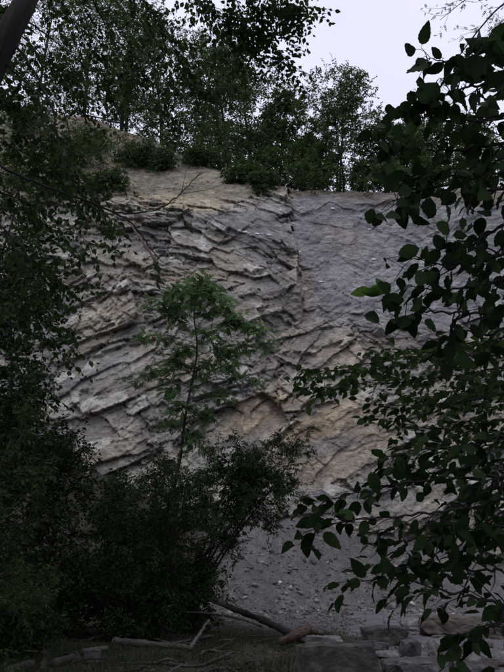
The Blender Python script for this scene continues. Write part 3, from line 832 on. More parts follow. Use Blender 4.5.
log('log', 'short pale peeled log between the stump and the long log', [G(82, 652, .08), G(107, 648, .08)], 0.06, 0.05, 'bleached', 11)
log('dead_branch', 'thin dark branch stretched across the dark bushes', [at(60, 600, 20), at(110, 606, 19.5), at(170, 611, 19.2), at(222, 615, 19), at(262, 626, 18.6)], 0.018, 0.03, 'deadwood', 12, 'branch')
log('dead_branch', 'short grey stick propped between stump and short brown log', [G(72, 668, .02), at(75, 654, 15.3)], 0.035, 0.025, 'deadwood', 13, 'branch')
log('dead_branch', 'forked dark twig on the ground beside the fallen trunk', [G(200, 655, .03), G(225, 645, .05), at(243, 632, 18.0)], 0.03, 0.02, 'deadwood', 14, 'branch')
rt = np.random.default_rng(66)
for k in range(30):
    px = rt.uniform(0, 265); py = rt.uniform(634, 676); L = rt.uniform(10, 42); an = rt.normal(0.1, 0.5)
    a_ = G(px, py, 0.03); b_ = G(px + L * math.cos(an), np.clip(py + L * 0.35 * math.sin(an), 632, 690), rt.uniform(0.02, 0.25))
    log('dead_stick', 'thin dead stick tangled on the dark forest floor', [a_, (a_ + b_) / 2 + [0, rt.normal(0, 0.15), 0.04], b_], rt.uniform(0.012, 0.035), 0.010, ['deadwood', 'bark', 'deadwood', 'bleached'][k % 4], 700 + k, 'stick', group='dead sticks on the forest floor', sides=6)
p1, p2 = cliff_point(128, 224), cliff_point(158, 266)
log('dead_branch', 'pinkish bare pole leaning on the upper cliff', [p1 + [0, -0.6, 0.1], (p1 + p2) / 2 + [0, -0.7, 0], p2 + [0, -0.4, 0]], 0.07, 0.11, 'redwood', 15, 'branch')
p1, p2 = cliff_point(255, 212), cliff_point(262, 196)
log('dead_branch', 'pale dead stick caught on the ledge below the cliff edge', [p1 + [0, -0.4, 0], p2 + [0, -0.5, 0]], 0.05, 0.035, 'bleached', 16, 'branch')
p1 = cliff_point(225, 176)
log('dead_branch', 'thin pale upright snag at the cliff edge', [p1 + [0, -0.1, -0.3], p1 + [0, -0.2, 0.6], p1 + [0.05, -0.2, 1.3]], 0.05, 0.035, 'bleached', 17, 'branch')

# ------------------------------------------------------------------ plants: limbs and leaves
def limb(rng, p0, d0, L, n=6, wob=0.25, up=0.0):
    P = [np.array(p0, dtype=float)]; d = unit(d0); st = L / (n - 1)
    for i in range(n - 1):
        d = unit(d + rng.normal(0, wob, 3) * 0.5 + np.array([0, 0, up]) / (n - 1))
        P.append(P[-1] + d * st)
    return np.array(P)

class Plant:
    def __init__(self, name, label, cat, base, seed, group=None):
        self.root = thing(name, label, cat, tuple(base), group)
        self.rng = np.random.default_rng(seed)
        self.P = []; self.D = []; self.base = np.array(base, dtype=float)
        self.twigs = Tubes(); self.fine = True; self.jag = 0.0
    def trunk(self, pts, r0, r1, mat='bark', sides=9, n=16, name='trunk'):
        P = spline(pts, n); R = np.linspace(r0, r1, n); R[0] *= 1.35; R[1] *= 1.1
        t = Tubes(); t.add(P, R, sides)
        self._part(name, t, mat)
        return P, R
    def _part(self, name, tubes, mat, kind=None):
        me = tubes.mesh(name, M[mat])
        if me is None: return None
        o = obj(name, me, self.root, (0, 0, 0))
        if kind: o['kind'] = kind
        return o
    def twig_leaves(self, P, k, side_up=None, start=0.25):
        """k alternate leaf anchors along a twig"""
        rng = self.rng
        t = np.linspace(start, 1.0, k) * (len(P) - 1)
        i = np.minimum(t.astype(int), len(P) - 2); f = (t - i)[:, None]
        pos = P[i] * (1 - f) + P[i + 1] * f
        T = unit(P[i + 1] - P[i])
        S = unit(np.cross(T, np.array([0, 0, 1.0]) + rng.normal(0, 0.35, 3)))
        sg = np.where(np.arange(k) % 2 == 0, 1.0, -1.0)[:, None]
        d = T * 0.6 + S * sg * 0.9 + rng.normal(0, 0.30, (k, 3))
        self.P.append(pos); self.D.append(d)
    def crown(self, stem_P, stem_R, n1, L1, n2, L2, n3, L3, leaves, start=0.3, elev=(10, 55), mat='bark', up=0.15, wob=0.3, profile=None, r_frac=0.5, gap=0.0, az=None):
        """limbs off a stem, branches off the limbs, twigs off those, leaves on the twigs"""
        rng = self.rng; n = len(stem_P); ga = rng.uniform(0, 6.28)
        for k in range(n1):
            f = start + (1 - start) * (k + rng.uniform(0, 0.9)) / n1
            if rng.random() < gap: continue
            i = min(int(f * (n - 1)), n - 2); g = f * (n - 1) - i
            p = stem_P[i] * (1 - g) + stem_P[i + 1] * g
            r = (stem_R[i] * (1 - g) + stem_R[i + 1] * g) * r_frac
            a = ga + k * 2.4 + rng.normal(0, 0.3)
            if az is not None: a = rng.uniform(*az)
            e = math.radians(rng.uniform(*elev))
            rel = (f - start) / (1 - start); jag = self.jag
            prof = profile(rel) if profile else (1.0 - 0.55 * rel)
            L = L1 * prof * rng.uniform(0.75 - 0.4 * jag, 1.2 + 0.7 * jag)
            d = np.array([math.cos(a) * math.cos(e), math.sin(a) * math.cos(e), math.sin(e)])
            A = limb(rng, p, d, L, 7, wob, up)
            tb = Tubes(); tb.add(A, np.linspace(max(r, 0.008), max(r * 0.25, 0.004), 7), 6)
            self._part('branch', tb, mat)
            for j in range(n2):
                q = (0.3 + 0.7 * (j + rng.uniform(0, 1)) / n2) * 6
                ii = min(int(q), 5); pp = A[ii] + (A[ii + 1] - A[ii]) * (q - ii)
                T = unit(A[ii + 1] - A[ii])
                d2 = unit(T * 0.55 + unit(rng.normal(0, 1, 3)) * 0.9 + [0, 0, 0.1])
                if rng.random() < 0.35 * self.jag: continue
                Lb = L2 * rng.uniform(0.6, 1.25) * (0.55 + 0.45 * prof)
                B = limb(rng, pp, d2, Lb, 5, wob, up * 0.5)
                self.twigs.add(B, np.linspace(max(r * 0.30, 0.004), max(r * 0.08, 0.002), 5), 4, False)
                for m in range(n3):
                    q2 = (0.25 + 0.75 * (m + rng.uniform(0, 1)) / n3) * 4
                    i3 = min(int(q2), 3); p3 = B[i3] + (B[i3 + 1] - B[i3]) * (q2 - i3)
                    T2 = unit(B[i3 + 1] - B[i3])
                    d3 = unit(T2 * 0.6 + unit(rng.normal(0, 1, 3)) * 0.8)
                    C = limb(rng, p3, d3, L3 * rng.uniform(0.6, 1.2), 4, wob, -0.1)
                    if self.fine: self.twigs.add(C, np.linspace(max(r * 0.08, 0.002), max(r * 0.04, 0.0012), 4), 3, False)
                    self.twig_leaves(C, leaves, start=0.1)
    def finish(self, leaf_len, leaf_m, twig_mat='bark', tmpl=(DIAMOND_V, DIAMOND_F), nrm=(0, 0, 1.0), nrand=0.6, droop=0.3, var=0.3, foliage='foliage'):
        rng = self.rng
        self._part('twigs', self.twigs, twig_mat, 'stuff')
        if not self.P: return
        P = np.concatenate(self.P); Dr = np.concatenate(self.D)
        P = P + rng.normal(0, leaf_len * 0.15, P.shape)
        Dr = unit(Dr) + np.array([0, 0, -droop])
        Nn = np.array(nrm)[None, :] + rng.normal(0, nrand, P.shape)
        L = leaf_len * (1 + var * rng.uniform(-1, 1, len(P)))
        me = leaf_mesh(foliage, P, Dr, Nn, L, M[leaf_m], tmpl, rng)
        o = obj(foliage, me, self.root, (0, 0, 0)); o['kind'] = 'stuff'
        self.count = len(P)
        return o

def shift(o):  # parts are built in world space: give them an offset-free parent inverse
    pass

# ---- trees along the cliff top
def hill_tree(px, top_py, spread_px, t, label, seed, kind='airy', stems=1):
    d = ray(px, 150); 
    x = d[0] / d[1] * 53.0
    x = d[0] / d[1] * (EDGE_Y(x) + t)
    base = hill_point(x, t)
    tp = at(px, top_py, base[1])
    H = max(tp[2] - base[2], 1.5)
    W = spread_px / FPX * np.linalg.norm(tp - EYE)
    low_ = kind in ('scrub', 'tuft')
    pl = Plant('cliff_top_shrub' if low_ else 'cliff_top_tree', label, 'shrub' if low_ else 'tree', base, seed, 'tufts on the cliff rim' if kind == 'tuft' else 'shrubs along the cliff edge' if low_ else 'trees along the cliff top')
    r = pl.rng; pl.fine = False
    for s in range(stems):
        lean = r.normal(0, 0.05 * H, 2); o2 = r.normal(0, 0.25, 2) * (stems > 1)
        pts = [base + [o2[0], o2[1], -0.3], base + [o2[0] + lean[0] * 0.3, o2[1] + lean[1] * 0.3, H * 0.35], base + [lean[0], lean[1], H * 0.7], base + [lean[0] * 1.2 + r.normal(0, 0.03 * H), lean[1], H * 0.97]]
        SPt, SR = pl.trunk(pts, 0.011 * H, 0.003 * H, 'bark', 7)
        if kind == 'airy':
            pl.crown(SPt, SR, 14 // stems + 5, W * 0.56, 8, W * 0.25, 6, W * 0.12, 10, start=0.22, elev=(15, 60), wob=0.45, profile=lambda q: 0.55 + 0.9 * q * (1 - q) * 1.6 - 0.25 * q)
        elif kind == 'full':
            pl.crown(SPt, SR, 9, W * 0.52, 8, W * 0.22, 6, W * 0.11, 14, start=0.25, elev=(10, 60), wob=0.45, profile=lambda q: 0.75 + 1.1 * q * (1 - q) - 0.1 * q)
        elif kind == 'dense':
            pl.crown(SPt, SR, 18 // stems + 6, W * 0.60, 8, W * 0.28, 6, W * 0.13, 10, start=0.06, elev=(5, 60), wob=0.4, profile=lambda q: 0.75 + 0.8 * q * (1 - q) - 0.35 * q)
        elif kind == 'tuft':
            pl.crown(SPt, SR, 8, W * 0.75, 4, W * 0.4, 4, W * 0.2, 7, start=0.0, elev=(-45, 60), wob=0.5, up=-0.3)
        else:
            pl.crown(SPt, SR, 12, W * 0.6, 6, W * 0.32, 5, W * 0.16, 8, start=0.02, elev=(5, 70), wob=0.4)
    pl.finish({'airy': 0.24, 'full': 0.21, 'tuft': 0.20, 'dense': 0.25, 'scrub': 0.22}[kind], 'leaf_top', 'bark', nrand=0.8, tmpl=(DIAMOND_V * [1.25, 1, 1], DIAMOND_F))
    return pl

hill_tree(338, 102, 92, 3.0, 'airy tall tree standing alone against the sky on the cliff edge', 1001, 'full', 3)
hill_tree(388, 138, 60, 4.5, 'thin airy tree beside the tall lone tree on the cliff top', 1002, 'airy', 2)
hill_tree(428, 130, 56, 6.0, 'airy cliff top tree seen behind the large dark leaves', 1003, 'airy', 2)
hill_tree(470, 135, 64, 5.0, 'cliff top tree mostly hidden by the large dark leaves', 1004, 'airy', 1)
hill_tree(310, 142, 36, 6.5, 'slender pale green tree between the dark grove and the lone tree', 1005, 'airy', 2)
hill_tree(276, 108, 54, 4.0, 'dark bushy tree at the right end of the cliff top grove', 1006, 'dense', 2)
hill_tree(252, 70, 76, 4.5, 'tall dark tree with its crown under the hanging leaves', 1007, 'dense', 1)
hill_tree(222, 60, 70, 8.0, 'narrow tree in the middle of the cliff top grove', 1008, 'airy', 2)
hill_tree(200, 38, 84, 4.0, 'broad dark tree over the bare soil slope', 1009, 'dense', 1)
hill_tree(160, 30, 90, 3.5, 'leafy tree rooted over the sandy upper slope', 1010, 'dense', 1)
hill_tree(122, 14, 95, 4.5, 'tall tree whose trunks show sky between them on the cliff top', 1011, 'airy', 3)
hill_tree(78, 0, 110, 3.5, 'dense tree on the high left shoulder of the cliff', 1012, 'dense', 1)
hill_tree(30, 0, 110, 4.0, 'dense tree behind the leaning foreground trunk', 1013, 'dense', 1)
for k, (px, tp, sp, t, kd) in enumerate([(304, 150, 40, 1.6, 'scrub'), (322, 158, 36, 2.0, 'scrub'), (275, 148, 42, 1.8, 'scrub'), (247, 140, 44, 1.5, 'scrub'), (215, 128, 42, 1.6, 'scrub'), (360, 168, 30, 1.5, 'scrub'),
        (385, 170, 34, 2.2, 'scrub'), (415, 168, 40, 2.0, 'scrub'), (450, 165, 44, 2.0, 'scrub'), (150, 108, 40, 1.2, 'scrub'), (110, 96, 40, 1.0, 'scrub'), (490, 160, 44, 2.0, 'scrub'), (60, 85, 50, 1.5, 'scrub'), (180, 120, 40, 1.6, 'scrub')]):
    if k == 0:
        for q_, (a_, b_, c_) in enumerate([(300, 164, 34), (320, 168, 36), (336, 171, 32), (352, 169, 36), (370, 170, 36), (388, 170, 36), (405, 168, 36), (425, 168, 36), (232, 152, 32), (262, 160, 34)]):
            hill_tree(a_, b_, c_, 0.35, 'ragged dark tuft of scrub overhanging the very rim of the cliff', 1200 + q_, 'tuft')
    where = ['between grove and slender pale green tree', 'at the foot of the airy lone tree', 'under the bushy end tree of the grove', 'under the tall dark grove tree', 'over the corner of the bare soil', 'above the grey slab behind the lone tree',
             'under the thin airy tree', 'above the grey slab beside the large dark leaves', 'hidden behind the large dark leaves', 'on the high soil shoulder', 'beside the trunks with sky between them', 'far along the edge behind the near leaves', 'behind the hanging bare twigs', 'under the broad dark tree'][k]
    hill_tree(px, tp, sp, t, 'low dark shrub on the edge ' + where, 1100 + k, kd)

# ---- feathery locust sapling in front of the cliff
def locust():
    base = at(146, 636, 20.8); base[2] = float(ground_h(base[0], base[1]))
    Y = base[1]
    pl = Plant('locust_sapling', 'feathery bright green young tree standing in front of the cliff', 'tree', base, 2001)
    pts = [base + [0, 0, -0.1], at(156, 560, Y), at(178, 470, Y), at(186, 412, Y + 0.15), at(197, 352, Y + 0.1), at(194, 312, Y + .1), at(201, 284, Y)]
    SPt, SR = pl.trunk(pts, 0.075, 0.008, 'bark', 8, 24)
    rng = pl.rng
    tips = [(0.80, 152, 304), (0.84, 240, 320), (0.76, 266, 332), (0.72, 142, 338), (0.93, 178, 288), (0.95, 214, 294), (0.68, 262, 346), (0.62, 138, 378), (0.60, 262, 382), (0.66, 200, 372), (0.88, 226, 303), (0.55, 225, 395), (0.86, 190, 298), (0.58, 166, 390), (0.74, 215, 340), (0.90, 200, 284),
            (0.78, 172, 318), (0.82, 210, 312), (0.70, 178, 352), (0.70, 228, 352), (0.64, 168, 365), (0.64, 236, 368), (0.92, 192, 290), (0.87, 170, 305), (0.50, 205, 415), (0.46, 168, 425), (0.42, 196, 440), (0.78, 242, 326), (0.52, 180, 405)]
    for (f, px, py) in tips:
        i = int(f * 23); p = SPt[i]; q = at(px, py, Y + rng.normal(0, 0.7))
        mid = (p + q) / 2 + [0, 0, 0.10 * np.linalg.norm(q - p)]
        A = spline([p, mid, q], 8); A[2:] += rng.normal(0, 0.03, A[2:].shape)
        tb = Tubes(); tb.add(A, np.linspace(SR[i] * 0.35, 0.004, 8), 5); pl._part('branch', tb, 'bark')
        for j in range(15):
            t = rng.uniform(0.35, 1.05) * 6.6; ii = min(int(t), 6); pp = A[ii] + (A[ii + 1] - A[ii]) * (t - ii)
            B = limb(rng, pp, unit(A[ii + 1] - A[ii]) + unit(rng.normal(0, 1, 3) * [1, 1, 0.22]) * 1.0, rng.uniform(0.25, 0.7), 4, 0.2, 0.05)
            pl.twigs.add(B, np.linspace(0.005, 0.0025, 4), 3, False)
            pl.twig_leaves(B, rng.integers(3, 7), start=0.2)
    pl.finish(0.24, 'leaf_locust', 'bark', pinnate(5, 0.20), nrand=0.35, droop=0.12, var=0.4)
    # leafy shoots low on the stem
    return pl
locust()

# ---- shrubs and understory
def shrub(px, base_py, Y, top_py, spread_px, label, seed, leaf_len=0.06, mat='leaf_dark', stems=5, dens=1.0, tmpl=(DIAMOND_V, DIAMOND_F), lean=(0, 0), name='shrub', cat='shrub', droop=0.3, group=None, nrand=0.7, start=0.04, low=0.7, jag=1.0):
    g = at(px, base_py, Y); base = np.array([g[0], Y, float(ground_h(g[0], Y))])
    if Y > scree_foot(g[0]) : base[2] = max(base[2], float(scree_h(g[0], Y)))
    tp = at(px, top_py, Y); H = max(tp[2] - base[2], 0.6)
    W = spread_px / FPX * np.linalg.norm(tp - EYE)
    pl = Plant(name, label, cat, base, seed, group)
    r = pl.rng; pl.fine = False; pl.jag = jag
    for s in range(stems):
        a = r.uniform(0, 6.28); rad = W * (0.33 + 0.12 * jag) * r.uniform(0.1, 1.0); h = H * r.uniform(low, 0.97)
        e = np.array([math.cos(a) * rad + lean[0], math.sin(a) * rad + lean[1], 0])
        pts = [base + r.normal(0, 0.06, 3) * [1, 1, 0] + [0, 0, -0.1], base + e * 0.35 + [0, 0, h * 0.4], base + e * 0.8 + [0, 0, h * 0.8], base + e + [0, 0, h]]
        P_, R_ = pl.trunk(pts, 0.007 * H + 0.006, 0.006, 'bark', 6, 12, 'stem')
        pl.crown(P_, R_, 11, W * 0.36, 6, W * 0.16 + 0.1, 5, W * 0.07 + 0.12, max(3, int(10 * dens)), start=start, elev=(-10, 50), wob=0.4, up=0.05)
    pl.finish(leaf_len, mat, 'bark', tmpl, nrand=nrand, droop=droop)
    return pl

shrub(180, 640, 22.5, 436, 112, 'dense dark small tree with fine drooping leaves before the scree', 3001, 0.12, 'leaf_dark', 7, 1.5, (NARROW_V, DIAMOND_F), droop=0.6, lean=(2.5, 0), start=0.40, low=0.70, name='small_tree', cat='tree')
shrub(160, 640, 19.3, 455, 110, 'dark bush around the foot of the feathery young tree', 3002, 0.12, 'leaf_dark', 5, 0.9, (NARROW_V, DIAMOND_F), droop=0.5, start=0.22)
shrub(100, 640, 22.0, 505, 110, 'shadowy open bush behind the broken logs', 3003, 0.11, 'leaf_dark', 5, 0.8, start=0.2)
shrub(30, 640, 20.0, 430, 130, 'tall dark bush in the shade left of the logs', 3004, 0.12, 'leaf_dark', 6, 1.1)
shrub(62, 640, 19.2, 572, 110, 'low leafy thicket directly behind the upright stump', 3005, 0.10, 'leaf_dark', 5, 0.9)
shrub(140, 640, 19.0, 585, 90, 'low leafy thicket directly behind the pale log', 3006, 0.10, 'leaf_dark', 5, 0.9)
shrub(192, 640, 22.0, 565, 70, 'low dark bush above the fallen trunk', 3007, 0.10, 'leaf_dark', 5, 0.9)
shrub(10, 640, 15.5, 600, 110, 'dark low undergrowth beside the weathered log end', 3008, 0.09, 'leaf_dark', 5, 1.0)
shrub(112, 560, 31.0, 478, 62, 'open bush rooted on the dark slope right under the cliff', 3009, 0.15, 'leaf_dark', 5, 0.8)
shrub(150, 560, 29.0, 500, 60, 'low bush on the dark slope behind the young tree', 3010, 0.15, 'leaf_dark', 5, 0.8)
# plants clinging to the bare soil below the cliff edge
for k, (px, py, sp, lab) in enumerate([(88, 150, 46, 'bushy plant high on the soil slope under the tall cliff top trees'), (128, 168, 44, 'bushy plant clinging to the middle of the bare soil slope'), (160, 170, 40, 'hanging bush on the soil slope above the ochre band'),
        (196, 165, 30, 'small bush just below the cliff edge on the bare soil'), (60, 170, 50, 'leafy bush on the soil behind the leaning trunk'), (238, 182, 30, 'dark tuft of scrub at the edge above the smooth dark slab'), (262, 190, 30, 'dark tuft of scrub beside the pale dead stick'), (105, 190, 36, 'small bush at the foot of the soil slope'), (20, 138, 60, 'bush on the high soil shoulder behind the bare twigs'), (45, 196, 50, 'bush low on the soil behind the hanging leaves'), (12, 182, 60, 'bush half hidden by the leafy sprays over the soil')]):
    p = cliff_point(px, py)
    d_ = float(np.linalg.norm(p - EYE)); W = sp / FPX * d_
    pl = Plant('slope_shrub', lab, 'shrub', p + [0, 0.1, 0], 3100 + k, 'bushes clinging to the soil slope'); pl.fine = False
    for q in range(5):
        r = pl.rng; e = np.array([r.normal(0, 0.3 * W), -abs(r.normal(0.15 * W, 0.15 * W)), W * r.uniform(0.2, 0.55)])
        P_, R_ = pl.trunk([p + [0, 0.1, -0.1], p + e * 0.5 + [0, 0, 0.1], p + e], 0.04, 0.012, 'bark', 5, 8, 'stem')
        pl.crown(P_, R_, 7, W * 0.42, 5, W * 0.22, 4, W * 0.12, 6, start=0.05, elev=(-40, 50), wob=0.4, up=-0.2)
    pl.finish(0.23, 'leaf_top', 'bark', nrand=0.8, droop=0.4)

# ---- left tree masses in front of the cliff
def side_tree(base, top, W, label, seed, leaf_len, mat, n1, leaves, trunk_r=0.1, start=0.2, lean=None, name='broadleaf_tree', group=None, n2=7, n3=5, tm='bark', tmpl=(OVATE_V, OVATE_F), elev=(-5, 45)):
    base = np.array(base, dtype=float); top = np.array(top, dtype=float)
    pl = Plant(name, label, 'tree', base, seed, group); pl.fine = base[1] < 11
    H = top[2] - base[2]
    mid = (base + top) / 2 + pl.rng.normal(0, 0.04 * H, 3) * [1, 1, 0]
    P_, R_ = pl.trunk([base + [0, 0, -0.15], base * 0.7 + top * 0.3 + pl.rng.normal(0, 0.03 * H, 3) * [1, 1, 0], mid, top], trunk_r, trunk_r * 0.2, tm, 10, 22)
    pl.crown(P_, R_, n1, W, n2, W * 0.42, n3, W * 0.18, leaves, start=start, elev=elev, wob=0.35, up=0.08, mat=tm, r_frac=0.35)
    pl.finish(leaf_len, mat, tm, tmpl, nrand=0.7, droop=0.35)
    return pl

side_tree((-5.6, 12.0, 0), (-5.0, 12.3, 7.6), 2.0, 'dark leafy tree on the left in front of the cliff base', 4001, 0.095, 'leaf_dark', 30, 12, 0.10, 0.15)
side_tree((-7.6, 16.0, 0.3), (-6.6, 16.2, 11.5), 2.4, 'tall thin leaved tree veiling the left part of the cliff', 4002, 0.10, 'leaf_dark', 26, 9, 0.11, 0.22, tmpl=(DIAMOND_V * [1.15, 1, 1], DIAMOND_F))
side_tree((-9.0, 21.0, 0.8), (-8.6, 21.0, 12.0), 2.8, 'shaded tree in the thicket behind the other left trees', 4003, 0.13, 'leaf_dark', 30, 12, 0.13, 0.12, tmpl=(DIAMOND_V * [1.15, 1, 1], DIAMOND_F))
side_tree((-3.9, 9.0, 0), (-3.3, 9.0, 3.4), 1.2, 'low arching sapling with long narrow leaves at the left', 4004, 0.10, 'leaf', 14, 8, 0.05, 0.2, tmpl=(NARROW_V, DIAMOND_F))

# ---- foreground tree at the left: leaning trunk, bare hanging twigs and a fringe of small leaves
def px_path(pts): return np.array([at(a, b, c_) for a, b, c_ in pts])

def leaning_tree():
    base = np.array([-3.1, 4.2, float(ground_h(-3.1, 4.2))])
    pl = Plant('leaning_tree', 'leaning dark trunk in the upper corner with hanging twigs and small leaves', 'tree', base, 5001)
    rng = pl.rng
    P_, R_ = pl.trunk([base + [0, 0, -0.15], (-2.75, 4.2, 2.0), (-2.3, 4.1, 4.0), at(0, 52, 4.0), at(30, -8, 4.1), at(55, -70, 4.3), (-0.9, 4.6, 8.2), (-0.4, 5.0, 9.8)], 0.13, 0.05, 'bark', 12, 36)
    bare = [([(10, 38, 4.05), (28, 62, 4.0), (45, 92, 4.0), (53, 112, 3.95), (58, 140, 3.95), (63, 165, 3.9), (66, 196, 3.9)], 0.012),
            ([(2, 60, 4.0), (25, 82, 4.0), (50, 106, 3.95)], 0.008),
            ([(-25, 150, 3.9), (8, 170, 3.9), (40, 184, 3.9), (80, 199, 3.95), (118, 214, 4.0), (136, 228, 4.0), (150, 248, 4.0), (163, 262, 4.0)], 0.013),
            ([(116, 213, 4.0), (145, 212, 4.05), (165, 206, 4.1), (182, 192, 4.1), (201, 172, 4.15)], 0.007),
            ([(60, 150, 3.95), (66, 160, 3.9), (75, 172, 3.9), (84, 182, 3.9)], 0.005),
            ([(53, 110, 3.95), (66, 118, 3.9), (70, 148, 3.9), (66, 168, 3.9)], 0.005),
            ([(-20, 205, 4.2), (10, 235, 4.2), (30, 260, 4.2), (38, 300, 4.2)], 0.008),
            ([(24, 18, 4.2), (48, 36, 4.4), (80, 62, 4.6), (115, 92, 4.8)], 0.008),
            ([(80, -30, 4.4), (100, 15, 4.7), (118, 50, 4.9), (130, 78, 5.0)], 0.008),
            ([(66, -30, 4.4), (85, 10, 4.6), (108, 40, 4.8), (140, 70, 5.0)], 0.007),
            ([(-20, 120, 4.3), (20, 150, 4.3), (52, 128, 4.2), (80, 108, 4.3)], 0.005)]
    for ctrl, r in bare:
        A = spline(px_path(ctrl), 5 * len(ctrl)) 
        A += rng.normal(0, 0.004, A.shape)
        tb = Tubes(); tb.add(A, np.linspace(r, 0.0025, len(A)), 6); pl._part('branch', tb, 'bark')
        for j in range(5):
            i = rng.integers(len(A) // 4, len(A) - 1)
            B = limb(rng, A[i], unit(A[min(i + 1, len(A) - 1)] - A[i - 1]) + unit(rng.normal(0, 1, 3)) * 0.7 + [0, 0, -0.3], rng.uniform(0.12, 0.4), 5, 0.35, -0.3)
            pl.twigs.add(B, np.linspace(0.0028, 0.0012, 5), 3, False)
            if rng.random() < 0.55: pl.twig_leaves(B, rng.integers(3, 7), start=0.3)
    # leafy sprays hanging in from above the frame and along the left side
    def spray(ctrl, ntw, Ltw, kl, r=0.006):
        A = spline(px_path(ctrl), 14); A += rng.normal(0, 0.01, A.shape)
        tb = Tubes(); tb.add(A, np.linspace(r, 0.0025, 14), 5); pl._part('branch', tb, 'bark')
        for j in range(ntw):
            t = (0.15 + 0.85 * rng.random()) * 13; ii = min(int(t), 12); pp = A[ii] + (A[ii + 1] - A[ii]) * (t - ii)
            B = limb(rng, pp, unit(A[ii + 1] - A[ii]) * 0.7 + unit(rng.normal(0, 1, 3)) + [0, 0, -0.25], Ltw * rng.uniform(0.5, 1.2), 5, 0.3, -0.25)
            pl.twigs.add(B, np.linspace(0.003, 0.0014, 5), 3, False)
            pl.twig_leaves(B, kl, start=0.1)
    top = [[(150, -60, 5.4), (190, -10, 5.6), (225, 15, 5.8), (250, 40, 5.9)], [(180, -70, 5.2), (225, -20, 5.4), (252, 5, 5.5), (272, 22, 5.6)], [(215, -60, 5.4), (258, -18, 5.5), (285, 2, 5.5), (302, 10, 5.6)],
           [(215, -40, 5.8), (248, 18, 5.9), (272, 48, 6.0), (290, 68, 6.0)], [(110, -60, 5.0), (140, -5, 5.2), (165, 30, 5.4), (185, 70, 5.5)], [(60, -60, 5.0), (95, 0, 5.2), (130, 50, 5.4), (150, 100, 5.5)],
           [(20, -60, 4.8), (60, 0, 5.0), (90, 45, 5.2), (110, 90, 5.3)], [(100, -60, 5.8), (140, 20, 6.0), (180, 70, 6.1), (205, 110, 6.2)], [(160, -60, 6.0), (200, 10, 6.2), (225, 50, 6.3), (245, 75, 6.4)],
           [(30, -50, 5.6), (60, 30, 5.8), (75, 80, 5.9), (85, 120, 6.0)], [(-30, 40, 5.0), (10, 70, 5.1), (40, 110, 5.2), (60, 150, 5.3)], [(120, -60, 6.2), (160, 40, 6.4), (170, 100, 6.5), (175, 140, 6.5)],
           [(250, -60, 5.6), (268, -14, 5.7), (284, 10, 5.8), (298, 16, 5.8)], [(200, -40, 5.6), (215, 10, 5.7), (232, 30, 5.8), (250, 56, 5.9)], [(-30, 0, 5.4), (15, 30, 5.5), (50, 60, 5.6), (80, 85, 5.6)]]
    for ctrl in top: spray(ctrl, 34, 0.50, 11)
    side = [[(-30, 130, 5.0), (20, 150, 5.2), (60, 175, 5.3), (100, 190, 5.4)], [(-30, 180, 5.0), (20, 200, 5.2), (60, 225, 5.3), (95, 245, 5.4)], [(-30, 240, 5.4), (20, 255, 5.6), (50, 275, 5.8), (80, 290, 5.9)],
            [(-30, 90, 5.4), (20, 110, 5.6), (55, 150, 5.8), (75, 200, 5.9)], [(40, 150, 5.6), (70, 180, 5.7), (95, 205, 5.8), (110, 225, 5.9)], [(-30, 290, 5.4), (10, 300, 5.6), (40, 320, 5.8), (60, 350, 5.9)], [(-30, 60, 5.2), (5, 95, 5.3), (25, 130, 5.4), (40, 165, 5.5)], [(-30, 150, 6.0), (0, 175, 6.1), (25, 205, 6.2), (45, 240, 6.3)], [(-30, 210, 6.2), (5, 235, 6.3), (30, 270, 6.4), (55, 300, 6.5)]]
    for ctrl in side: spray(ctrl, 32, 0.48, 10)
    pl.finish(0.060, 'leaf', 'bark', (OVATE_V, OVATE_F), nrm=(0, 0.3, 0.8), nrand=0.7, droop=0.35)
leaning_tree()

# ------------------------------------------------------------------ large leaves of the near trees on the right
def big_leaf_mesh(name, mat, curl, fold, seed):
    r = np.random.default_rng(seed)
    n = 13
    t = np.linspace(0, 1, n)
    w = 0.30 * np.sin(np.pi * np.clip(t, 0, 1) ** 0.80) ** 0.80 * (1 - 0.05 * t)
    w[0] = 0.0; w[-1] = 0.0
    V = []; F = []
    pet = 0.16
    for i in range(n):
        z = -curl * t[i] ** 2
        ser = (0.010 if i % 2 else -0.008)
        wi = max(w[i] + (ser if 0 < i < n - 1 else 0), 0.002)
        wave = 0.02 * math.sin(i * 1.9 + seed)
        V += [(-wi, pet + t[i], z + fold * wi + wave), (0, pet + t[i], z), (wi, pet + t[i], z + fold * wi - wave)]
    for i in range(n - 1):
        a = i * 3
        F += [(a, a + 1, a + 4, a + 3), (a + 1, a + 2, a + 5, a + 4)]
    k = len(V)   # leaf stalk
    V += [(-0.012, 0, 0.03), (0.012, 0, 0.03), (0.010, pet + 0.02, -0.004), (-0.010, pet + 0.02, -0.004)]
    F += [(k, k + 1, k + 2, k + 3)]
    me = bpy.data.meshes.new(name); me.from_pydata([tuple(v) for v in V], [], F); me.materials.append(mat)
    for p in me.polygons: p.use_smooth = True
    me.update()
    return me
BIG = [big_leaf_mesh('leaf', M['big_leaf'], c_, f_, s_) for c_, f_, s_ in ((0.10, 0.30, 1), (0.30, 0.12, 2), (-0.10, 0.45, 3), (0.50, 0.25, 4))]
MID = [big_leaf_mesh('leaf', M['mid_leaf'], c_, f_, s_) for c_, f_, s_ in ((0.10, 0.25, 11), (0.22, 0.15, 12), (0.05, 0.35, 13), (0.32, 0.20, 14))]
PALE = [big_leaf_mesh('leaf', M['pale_leaf'], 0.15, 0.2, 5)]
big_arr = []
for me_ in BIG[:1]:
    vv = np.array([v.co[:] for v in me_.vertices]); ff = np.array([p.vertices[:] for p in me_.polygons if len(p.vertices) == 4])
    tri = np.concatenate([ff[:, [0, 1, 2]], ff[:, [0, 2, 3]]]); big_arr.append((vv, tri))

